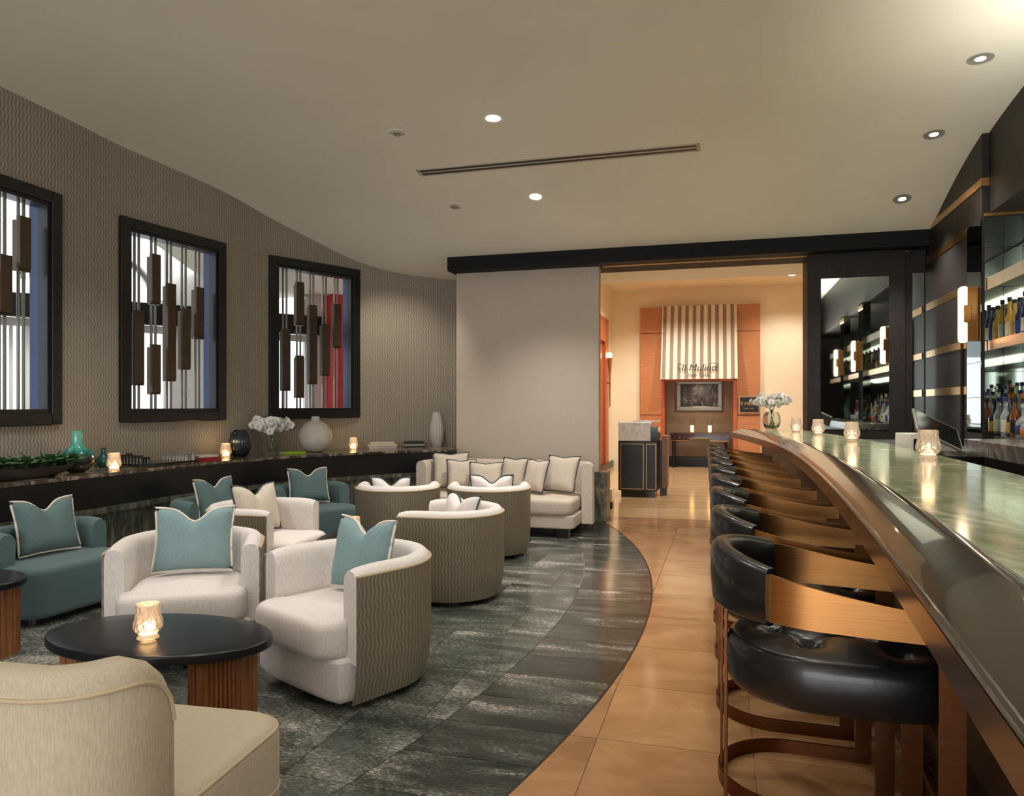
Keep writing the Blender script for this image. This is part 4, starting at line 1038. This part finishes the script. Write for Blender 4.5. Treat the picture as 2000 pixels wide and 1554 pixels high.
# chess set
cx, cy, cz = onshelf(306, 115.5); crz = 1.12
cb_ = thing('chess_board', 'low dark chess board with glass pieces on the shelf', 'chess board', (cx, cy, cz), crz)
obj('tray', MB().box(-.32, .32, -.17, .17, .012, .028), 'blackgloss', cb_)
for a in (-.27, .27):
    for b in (-.13, .13): obj('foot', MB().lathe([(.012, 0), (.012, .012)], 8, (a, b, 0)), 'chrome', cb_)
M['smoke'] = plain('smoked_piece', (52, 52, 52), .1, 0, .2, coat=.3); M['clearp'] = plain('frosted_piece', (150, 144, 134), .25, 0, .1)
for side, mat, lb in ((-1, 'smoke', 'small smoky cylinder chess piece on the dark board'), (1, 'clearp', 'small frosted cylinder chess piece on the dark board')):
    src = None
    for r in range(2):
        for k in range(8):
            hgt = (.058 if r else .076+.014*(k in (3, 4)))
            if src is None or r != lastr or k in (3, 4, 5):
                src = obj('chess_piece', MB().lathe([(.0185, 0), (.019, .004), (.017, .008), (.016, hgt-.004), (.018, hgt), (.001, hgt+.003)], 10), mat, None, True)
                o = src
            else: o = src.copy(); C.objects.link(o)
            lastr = r
            p = Matrix.Rotation(crz, 3, 'Z') @ Vector((side*(.275-.075*r), -.145+.0415*k, .0285)); o.location = (cx+p.x, cy+p.y, cz+p.z)
            tag(o, lb, 'chess piece', 'smoky chess pieces' if side < 0 else 'frosted chess pieces')
# succulents in a long bowl
sx_, sy_, sz_ = onshelf(46, 143)
pn = thing('succulent_bowl', 'long dark bowl of green succulents at the shelf start', 'planter', (sx_, sy_, sz_), 1.2)
m = MB(); K = 32
for ri, (k, z) in enumerate(((.55, 0), (.8, .035), (1, .085), (.95, .085), (.7, .06))):
    for i in range(K): t = 2*math.pi*i/K; m.v.append((.42*k*math.cos(t), .125*k*math.sin(t), z+(.012*abs(math.cos(t))**4 if ri in (2, 3) else 0)))
for j in range(4):
    for i in range(K): m.f.append([j*K+i, j*K+(i+1) % K, (j+1)*K+(i+1) % K, (j+1)*K+i])
m.f.append(list(range(K))[::-1]); m.f.append([4*K+i for i in range(K)])
obj('bowl', m, plain('bowl_bronze', (58, 54, 46), .4, .2, .25), pn, True)
def rosette(R_, n, layers, seed):
    m = MB(); rg = random.Random(seed)
    for L in range(layers):
        for k in range(n):
            a = 2*math.pi*(k+.5*L)/n+rg.uniform(-.1, .1); r = R_*(1-.22*L); up = .25+.28*L+rg.uniform(-.08, .08)
            d = Vector((math.cos(a)*math.cos(up), math.sin(a)*math.cos(up), math.sin(up))); s = Vector((-math.sin(a), math.cos(a), 0)); u_ = d.cross(s)*-1
            b = Vector((0, 0, .01*L)); w = R_*.24
            m.add([b, b+d*r*.55+s*w, b+d*r, b+d*r*.55-s*w, b+d*r*.55-u_*w*.5], [(0, 1, 4), (1, 2, 4), (2, 3, 4), (3, 0, 4), (0, 3, 2, 1)])
    return m
for k in range(24):
    x = -.36+.031*k; y = .055*math.sin(k*2.1); R_ = (.085, .115, .07, .10)[k % 4]
    o = obj('succulent', rosette(R_, 9, 4, k), ('leaf', 'leaf2', 'leaf')[k % 3], pn); o.location = (x, y, .085+.012*(k % 3))
for k in range(7):
    o = obj('trailing_sprig', MB().tube([(0, 0, 0), (.02, .01, .07), (.05*math.cos(k), .05*math.sin(k), .12)], [.012, .009, .003], 6), 'leaf', pn); o.location = (-.33+.11*k, -.03, .08)
# orchids
def flower_mesh():
    m = MB()
    for k in range(5):
        a = math.pi/2+2*math.pi*k/5; w = .020 if k in (0, 2, 3) else .028; L = .044
        d = Vector((0, math.cos(a), math.sin(a))); s = Vector((0, -math.sin(a), math.cos(a)))
        P = [Vector((0, 0, 0)), d*L*.4+s*w+Vector((.004, 0, 0)), d*L*.85+s*w*.8+Vector((-.002, 0, 0)), d*L*1.05+Vector((-.006, 0, 0)), d*L*.85-s*w*.8+Vector((-.002, 0, 0)), d*L*.4-s*w+Vector((.004, 0, 0)), d*L*.55+Vector((.007, 0, 0))]
        b_ = [p-Vector((.0025, 0, 0)) for p in P]
        m.add(P+b_, [(0, 1, 6), (1, 2, 6), (2, 3, 6), (3, 4, 6), (4, 5, 6), (5, 0, 6), (7, 13, 8), (8, 13, 9), (9, 13, 10), (10, 13, 11), (11, 13, 12), (12, 13, 7)])
    return m
FLm = flower_mesh().mesh('flower'); FLm.materials.append(M['petal'])
CNm = MB().sphere((.010, 0, -.004), .009, .008, .010, 8, 6).mesh('flower_centre'); CNm.materials.append(M['yolk'])
def orchid(label, p, rz, gprof, sprays, nfl, spread, sc_=1.0, water=True, gold=False):
    e = thing('orchid_arrangement', label, 'flowers', p, rz)
    obj('glass_vase', MB().lathe(gprof, 28), 'clearglass', e, True, 60)
    H = max(z for r, z in gprof); rg = random.Random(len(label))
    for s in range(sprays):
        a = 2*math.pi*s/sprays+.4; dx, dy = math.cos(a), math.sin(a)
        pts = []
        for q in np.linspace(0, 1, 8):
            rr = spread*(q**1.6)-.02*(1-q); pts.append((dx*rr*1.3, dy*rr*.6 if spread > .1 else dy*rr, .02+H*1.62*math.sin(q*1.9)/math.sin(1.57)*.92 if q < 1 else .02+H*1.62*math.sin(1.9)*.92))
        pts = [(x_, y_, z_*sc_) for x_, y_, z_ in pts]
        obj('stem', MB().tube(pts, .003, 5), 'stem', e)
        for k in range(nfl):
            q = .55+.45*k/max(1, nfl-1); i = min(6, int(q*7)); f_ = q*7-i
            P0 = Vector(pts[i]).lerp(Vector(pts[i+1]), f_)
            o = bpy.data.objects.new('flower', FLm); C.objects.link(o); o.parent = e
            o.location = P0+Vector((rg.uniform(-.04, .04), rg.uniform(-.03, .03), rg.uniform(-.055, .035)))
            fa = -math.pi/2-rz+rg.uniform(-.9, .9); o.rotation_euler = (rg.uniform(-.3, .3), rg.uniform(-.2, .5), fa); z_ = rg.uniform(.85, 1.15)*(sc_ if not gold else .82); o.scale = (z_, z_, z_)
            c = bpy.data.objects.new('flower_centre', CNm); C.objects.link(c); c.parent = o
    if gold:
        for k in range(4):
            a = math.pi*k/4
            obj('vase_wire', MB().tube([(r*1.02*math.cos(a)*(1 if 1 else 0), r*1.02*math.sin(a), z) for r, z in gprof[:len(gprof)//2]], .003, 5), 'bronzeleg', e)
    return e
orchid('white orchids in a clear glass vase on the wall shelf', onshelf(531, 93.5), .7, [(.06, 0), (.062, .01), (.05, .03), (.052, .12), (.06, .20), (.056, .20), (.048, .12), (.046, .035), (.001, .03)], 6, 8, .16, 1.1)
op_, _ = onbar(8.2, .37)
orchid('white orchids in a round glass bowl vase on the bar end', (op_.x, op_.y, BH+.004), .2, [(.055, 0), (.075, .03), (.095, .09), (.088, .15), (.065, .195), (.061, .195), (.083, .15), (.09, .09), (.07, .035), (.001, .02)], 8, 9, .155, 1.12, gold=True)

# ------------------------------------------------------------ bar back: ledge, shelves, bottles, sconces, till
def rthing(name, label, cat, u, v, z, grp=None): return thing(name, label, cat, RM(u, v, z), -TH, grp)
bl_ = rthing('back_bar', 'grey marble back bar counter under the bottle shelves', 'counter', 0, 0, 0)
obj('marble_slab', MB().box(1.74, 2.78, 1.0, 6.35, 1.02, 1.13, .004).box(2.13, 2.78, 6.35, 6.97, 1.02, 1.13), 'greymarble', bl_)
obj('cabinet', MB().box(1.86, 2.78, 1.0, 6.30, 0, 1.02), 'black', bl_)
obj('side_cabinet', MB().box(1.45, 2.03, 6.6, 8.70, 0, .98), 'black', bl_)
obj('side_slab', MB().box(1.42, 2.03, 6.6, 8.72, .98, 1.02), 'greymarble', bl_)
bs_ = rthing('back_bar_shelf', 'lit bottle shelf with copper edge above the back bar', 'shelf', 0, 0, 0)
obj('board', MB().box(2.10, 2.78, 1.0, 6.965, 1.855, 1.912), 'greymetal', bs_)
obj('edge', MB().box(2.085, 2.10, 1.0, 6.965, 1.835, 1.915), 'bronze', bs_)
obj('light_strip', MB().box(2.62, 2.72, 1.2, 6.9, 1.835, 1.855), 'shelfglow', bs_)
bt_ = rthing('upper_shelf', 'beige fronted upper shelf with lit underside over the bottles', 'shelf', 0, 0, 0)
obj('board', MB().box(2.10, 2.78, 1.0, 6.965, 2.36, 2.43), 'greymetal', bt_)
obj('edge', MB().box(2.08, 2.10, 1.0, 6.965, 2.335, 2.435), plain('beige_edge', (178, 164, 140), .4), bt_)
obj('light_strip', MB().box(2.40, 2.55, 1.2, 6.9, 2.34, 2.36), 'shelfglow', bt_)
M['greenmirror'] = plain('green_mirror', (118, 136, 120), .08, 1, .05)
bw = struct('wall_mirror_back', MB().box(2.785, 2.80, 1.0, 6.97, 1.13, 2.96), 'greenmirror', room=True)
PIL = (4.9, 3.0)
for v in PIL:
    w_ = struct('wall_pilaster', MB().box(2.03, 2.14, v-.19, v+.19, 1.132, 2.969), 'mirrordk', room=True)
    obj('brass_strip', MB().box(2.02, 2.03, v-.19, v+.19, 2.87, 2.94), 'gold', w_)
def sconce(label, u, v, z):
    e = rthing('wall_sconce', label, 'sconce', u, v, z, 'glass and brass bar sconces')
    obj('back_plate', MB().box(-.085, .0, -.06, .06, -.225, .225, .004), 'bronze', e)
    obj('clasp', MB().box(-.112, -.05, -.066, .066, -.075, .075, .006), 'bronze', e)
    obj('glass_tube', MB().puffy(rrect(-.13, -.07, -.055, .055, .028), -.235, .235, .028, 0), 'sconceglow', e, True, 60)
sconce('glowing bar sconce on the mirrored pilaster beside the bottle shelves', 2.04, 7.10, 1.98+.17)
for v, lb in zip(PIL, ('glowing bar sconce on the first pilaster along the back bar', 'glowing bar sconce on the second pilaster along the back bar')): sconce(lb, 2.03, v, 2.15)
# bottles
def bmat(n, c, tr=.0): return plain(n, c, .08, 0, .1, coat=.4)
BG = {'clear': plain('bottle_clear', (206, 216, 218), .06, 0, .05, trans=.55), 'blue': plain('bottle_blue', (24, 38, 92), .1, coat=.4), 'green': plain('bottle_green', (14, 96, 62), .1, coat=.4), 'amber': plain('bottle_amber', (120, 58, 22), .1, coat=.4), 'red': plain('bottle_red', (110, 16, 22), .1, coat=.4), 'black': plain('bottle_black', (22, 22, 26), .12, coat=.4), 'yellow': plain('bottle_yellow', (206, 164, 64), .15, coat=.3), 'frost': plain('bottle_frost', (182, 196, 204), .25)}
LBm = {'w': plain('label_white', (222, 218, 208), .6), 'b': plain('label_blue', (40, 66, 128), .5), 'k': plain('label_black', (26, 26, 28), .5), 'g': plain('label_gold', (190, 150, 70), .4), 'o': plain('label_orange', (214, 120, 40), .5)}
SHP = {'tall': (.036, .30, .62), 'round': (.052, .25, .55), 'slim': (.030, .33, .6), 'squat': (.055, .19, .55), 'flask': (.046, .28, .58)}
PROTO = {}
def bottle(kind, shp, lab, cap, u, v, z, ang=0):
    key = (kind, shp, lab, cap)
    label = '%s %s bottle with %s label %s' % ({'clear': 'clear glass', 'frost': 'frosted glass'}.get(kind, kind), shp, {'w': 'white', 'b': 'blue', 'k': 'black', 'g': 'gold', 'o': 'orange'}[lab], 'on the bottle shelf' if z > 1.5 else 'on the back bar counter')
    if key in PROTO: return dup(PROTO[key], RM(u, v, z), ang, label)
    e = thing('bottle', label, 'bottle', RM(u, v, z), ang, 'bottles behind the bar'); PROTO[key] = e
    r, h, s = SHP[shp]; nr = .014
    pr = [(r*.9, 0), (r, .008), (r, h*s*.85), (r*.92, h*s*.95), (r*.6, h*s*1.1), (nr, h*s*1.25), (nr*.95, h*.93), (nr*1.1, h*.96), (nr*1.1, h)]
    obj('glass_body', MB().lathe(pr, 18), BG[kind], e, True, 50)
    obj('label', MB().lathe([(r*1.01, h*s*.2), (r*1.02, h*s*.21), (r*1.02, h*s*.72), (r*1.01, h*s*.73)], 18), LBm[lab], e, True, 50)
    obj('cap', MB().lathe([(nr*1.25, h*.94), (nr*1.25, h*1.05), (nr*.4, h*1.055)], 12), LBm[cap], e)
    return e
rg = random.Random(5)
cols = [('clear', 'tall', 'w', 'b'), ('clear', 'round', 'b', 'w'), ('frost', 'flask', 'b', 'b'), ('green', 'squat', 'w', 'g'), ('amber', 'tall', 'k', 'k'), ('clear', 'flask', 'w', 'g'), ('red', 'slim', 'w', 'o'), ('black', 'flask', 'g', 'k'), ('clear', 'squat', 'o', 'g'), ('frost', 'round', 'w', 'b')]
big = [('frost', 'tall', 'b', 'b'), ('clear', 'flask', 'w', 'b'), ('clear', 'tall', 'w', 'k'), ('amber', 'slim', 'k', 'k'), ('frost', 'flask', 'w', 'w'), ('green', 'flask', 'w', 'g'), ('clear', 'round', 'b', 'b')]
# front row visible in the frame, then the run towards the camera
k = 0
obj('riser', MB().box(2.40, 2.55, 1.0, 6.965, 1.131, 1.20).box(2.55, 2.78, 1.0, 6.965, 1.131, 1.28), 'greymetal', bl_)
for row, u in enumerate((2.19, 2.31, 2.475, 2.63)):
    v = 6.90-.05*(row % 2)
    while v > 3.3:
        if min(abs(v-q) for q in PIL) > .24 or u > 2.25:
            bottle(*(cols[(k*7+row*3) % len(cols)] if row < 2 else big[(k*5+row) % len(big)]), u+rg.uniform(-.012, .012), v, (1.1305, 1.1305, 1.2005, 1.2805)[row], rg.uniform(-.5, .5)-1.8); k += 1
        v -= .114+rg.uniform(0, .012)+(.16 if v < 5.3 else 0)
for j, v in enumerate(np.arange(6.90, 4.0, -.11)):
    kind = ('yellow', 'yellow', 'blue', 'blue', 'blue', 'black', 'amber', 'black', 'green', 'clear')[j % 10]
    bottle(kind, 'tall' if j % 3 else 'slim', ('w', 'g', 'b')[j % 3], 'k', 2.22, v, 1.9125, -1.8)
for j, v in enumerate((6.62, 6.3)):
    bx = tag(obj('bottle_box', MB().box(-.06, .06, -.06, .06, 0, .34, .003), plain('carton', (44, 38, 32), .4), None), 'tall dark carton with gold print on the bottle shelf', 'box', 'bottle cartons'); bx.location = RM(2.40, v, 1.9125); bx.rotation_euler = (0, 0, -TH)
# tablet till
tp = Vector((2.74, 4.98, .881))
tl = thing('tablet_till', 'black tablet till on white stand behind the bar', 'till', tp, 0)
obj('stand', MB().box(-.12, .05, -.10, .10, 0, .315, .006), 'white_paint', tl)
obj('slip_tray', MB().box(-.10, .03, -.105, -.099, .16, .28), 'black', tl)
sc_ = obj('screen', MB().box(-.17, .17, -.12, .12, -.009, .009, .004), 'greymetal', tl); obj('screen_glass', MB().box(-.158, .158, -.108, .108, .0091, .0105), 'blackgloss', sc_); sc_.location = (.10, -.02, .335); sc_.rotation_euler = (math.radians(40), math.radians(26), 0)
obj('arm', MB().tube([(.04, 0, .28), (.04, 0, .36)], .02, 8), 'greymetal', tl)
for k, (dx, dy) in enumerate(((-.35, .55), (-.30, .9))):
    o = obj('coiled_cable', MB().tube([(.05*math.cos(a)+.02*a/6, .05*math.sin(a), .004+.03*abs(math.sin(a))) for a in np.linspace(0, 9, 30)], .004, 5), 'greymetal'); o.location = onbar(6.3+.6*k, .775, .883)[0]
    tag(o, ('coil of grey cable on bar worktop nearest the till', 'coil of grey cable on bar worktop further from the till')[k], 'cable', 'cables behind the bar')

# ------------------------------------------------------------ ceiling fittings
def ceil_at(px, py):
    """where the ray through an image point meets the vault"""
    t, s = (px-1000)/F, (792-py)/F; lo, hi = 2.0, 14
    for _ in range(60):
        y = (lo+hi)/2
        if CAMH+s*y > hs(toroom(t*y, y)[1]): hi = y
        else: lo = y
    v = toroom(t*y, y)[1]; slope = (hs(v+.05)-hs(v-.05))/.1
    return Vector((t*y, y, CAMH+s*y)), slope
def downlight(px, py, kind, label, power=0, aim=None):
    p, sl_ = ceil_at(px, py)
    e = thing('downlight', label, 'ceiling light', p, -TH, {'lit': 'lit lounge downlights', 'off': 'unlit lounge downlights', 'gim': 'gimbal downlights over the bar'}[kind])
    e.rotation_euler = (math.atan(sl_), 0, -TH)
    obj('trim_ring', MB().lathe([(.060, -.001), (.082, -.006), (.082, .004), (.060, .004)], 28), 'white_paint' if kind != 'gim' else 'gyc', e, True)
    if kind == 'off':
        obj('reflector', MB().lathe([(.060, -.003), (.045, -.012), (.03, -.005), (.001, -.004)], 24), 'whc', e, True)
        obj('bulb', MB().box(-.024, -.014, -.03, .03, -.013, -.004).box(.008, .018, -.028, .03, -.013, -.004), 'greymetal', e, True)
    elif kind == 'lit':
        obj('lens', MB().lathe([(.060, -.002), (.001, -.003)], 24), 'lampglow', e)
    else:
        obj('gimbal', MB().lathe([(.060, -.004), (.034, -.002), (.034, .004)], 24), 'gyc', e, True)
        b_ = obj('lens', MB().lathe([(.034, -.004), (.001, -.005)], 20), 'lampglow', e)
    if power:
        n = Vector((0, 0, -.05)); l = p+n
        spot('ceiling_spot', l, power, (1, .95, .88), 100, .8, .06, aim or (l.x, l.y, 0))
downlight(963, 231, 'lit', 'lit round downlight between air slot and the nearer unlit one', 190)
downlight(1046, 384, 'lit', 'lit round downlight between air slot and black beam', 200)
downlight(776, 260, 'off', 'unlit chrome downlight on lounge side of the air slot', 0)
downlight(888, 403, 'off', 'unlit chrome downlight nearest the curved wall and beam', 0)
downlight(1915, 114, 'gim', 'gimbal downlight over bar, furthest from the beam', 60)
downlight(1824, 262, 'gim', 'gimbal downlight over bar, middle one of three', 90)
downlight(1762, 388, 'gim', 'gimbal downlight over bar, next to the beam', 170)
# extra spots without fittings, added to brighten the lounge and bar
for (x, y, pw) in ((-1.9, 3.6, 85), (-.6, 2.9, 55), (-3.0, 4.6, 90), (-2.3, 6.0, 90), (.9, 2.5, 34), (.7, 5.0, 95), (1.7, 6.2, 100), (1.1, 3.8, 45), (-1.2, 1.0, 40)):
    z = hs(toroom(x, y)[1]); spot('ceiling_spot', (x, y, z-.05), pw, (1, .95, .88), 100, .8, .06, (x, y, 0))
spot('wall_washer', RM(-3.6, 7.9, 3.30), 75, (1, .9, .7), 80, .9, .05, (-1.45, 9.75, 1.5))
# air slot
pa, _ = ceil_at(822, 342); pc, _ = ceil_at(1367, 281)
(ua, va), (uc_, vc_) = toroom(pa.x, pa.y), toroom(pc.x, pc.y); vm_ = (va+vc_)/2; zz = hs(vm_); slp = (hs(vm_+.05)-hs(vm_-.05))/.1
sd = thing('air_slot', 'long twin-slot air diffuser let into the ceiling', 'air vent', RM((ua+uc_)/2, vm_, zz), -TH); sd.rotation_euler = (math.atan(slp), 0, -TH)
Lh = (uc_-ua)/2
m = MB()
for a, b in ((-.075, -.055), (-.010, .010), (.055, .075)): m.box(-Lh, Lh, a, b, -.006, .002)
m.box(-Lh, -Lh+.03, -.075, .075, -.006, .002).box(Lh-.03, Lh, -.075, .075, -.006, .002)
obj('frame', m, plain('slot_frame', (196, 186, 166), .6), sd)
for a, b in ((-.055, -.010), (.010, .055)): obj('slot', MB().box(-Lh+.03, Lh-.03, a, b, -.0035, .001), 'black', sd)
# dining room downlights
for k, (u, v) in enumerate(((-1.36, 14.3), (-1.455, 15.27), (1.286, 15.74), (-.5, 15.2), (1.0, 12.6), (2.6, 13.5), (-.6, 10.6), (1.4, 10.4))):
    p = RM(u, v, 3.98)
    if k < 3:
        e = thing('downlight', ('lit dining room downlight nearest the opening', 'lit dining room downlight near the wooden wall', 'lit dining room downlight over the cream wall')[k], 'ceiling light', p, -TH, 'dining room downlights')
        obj('trim_ring', MB().lathe([(.060, -.001), (.082, -.006), (.082, .004), (.060, .004)], 28), 'white_paint', e, True); obj('lens', MB().lathe([(.060, -.002), (.001, -.003)], 24), 'lampglow', e)
    spot('dining_lamp', p+Vector((0, 0, -.05)), 170, (1, .95, .88), 130, .8, .06, (p.x, p.y, 0))
spot('picture_lamp', RM(-.55, DV-.1, 1.88), 16, (1, .8, .55), 100, .8, .05, RM(-.55, DV+.5, 1.2))
# the added vault fill on the bar side is made with the first lights
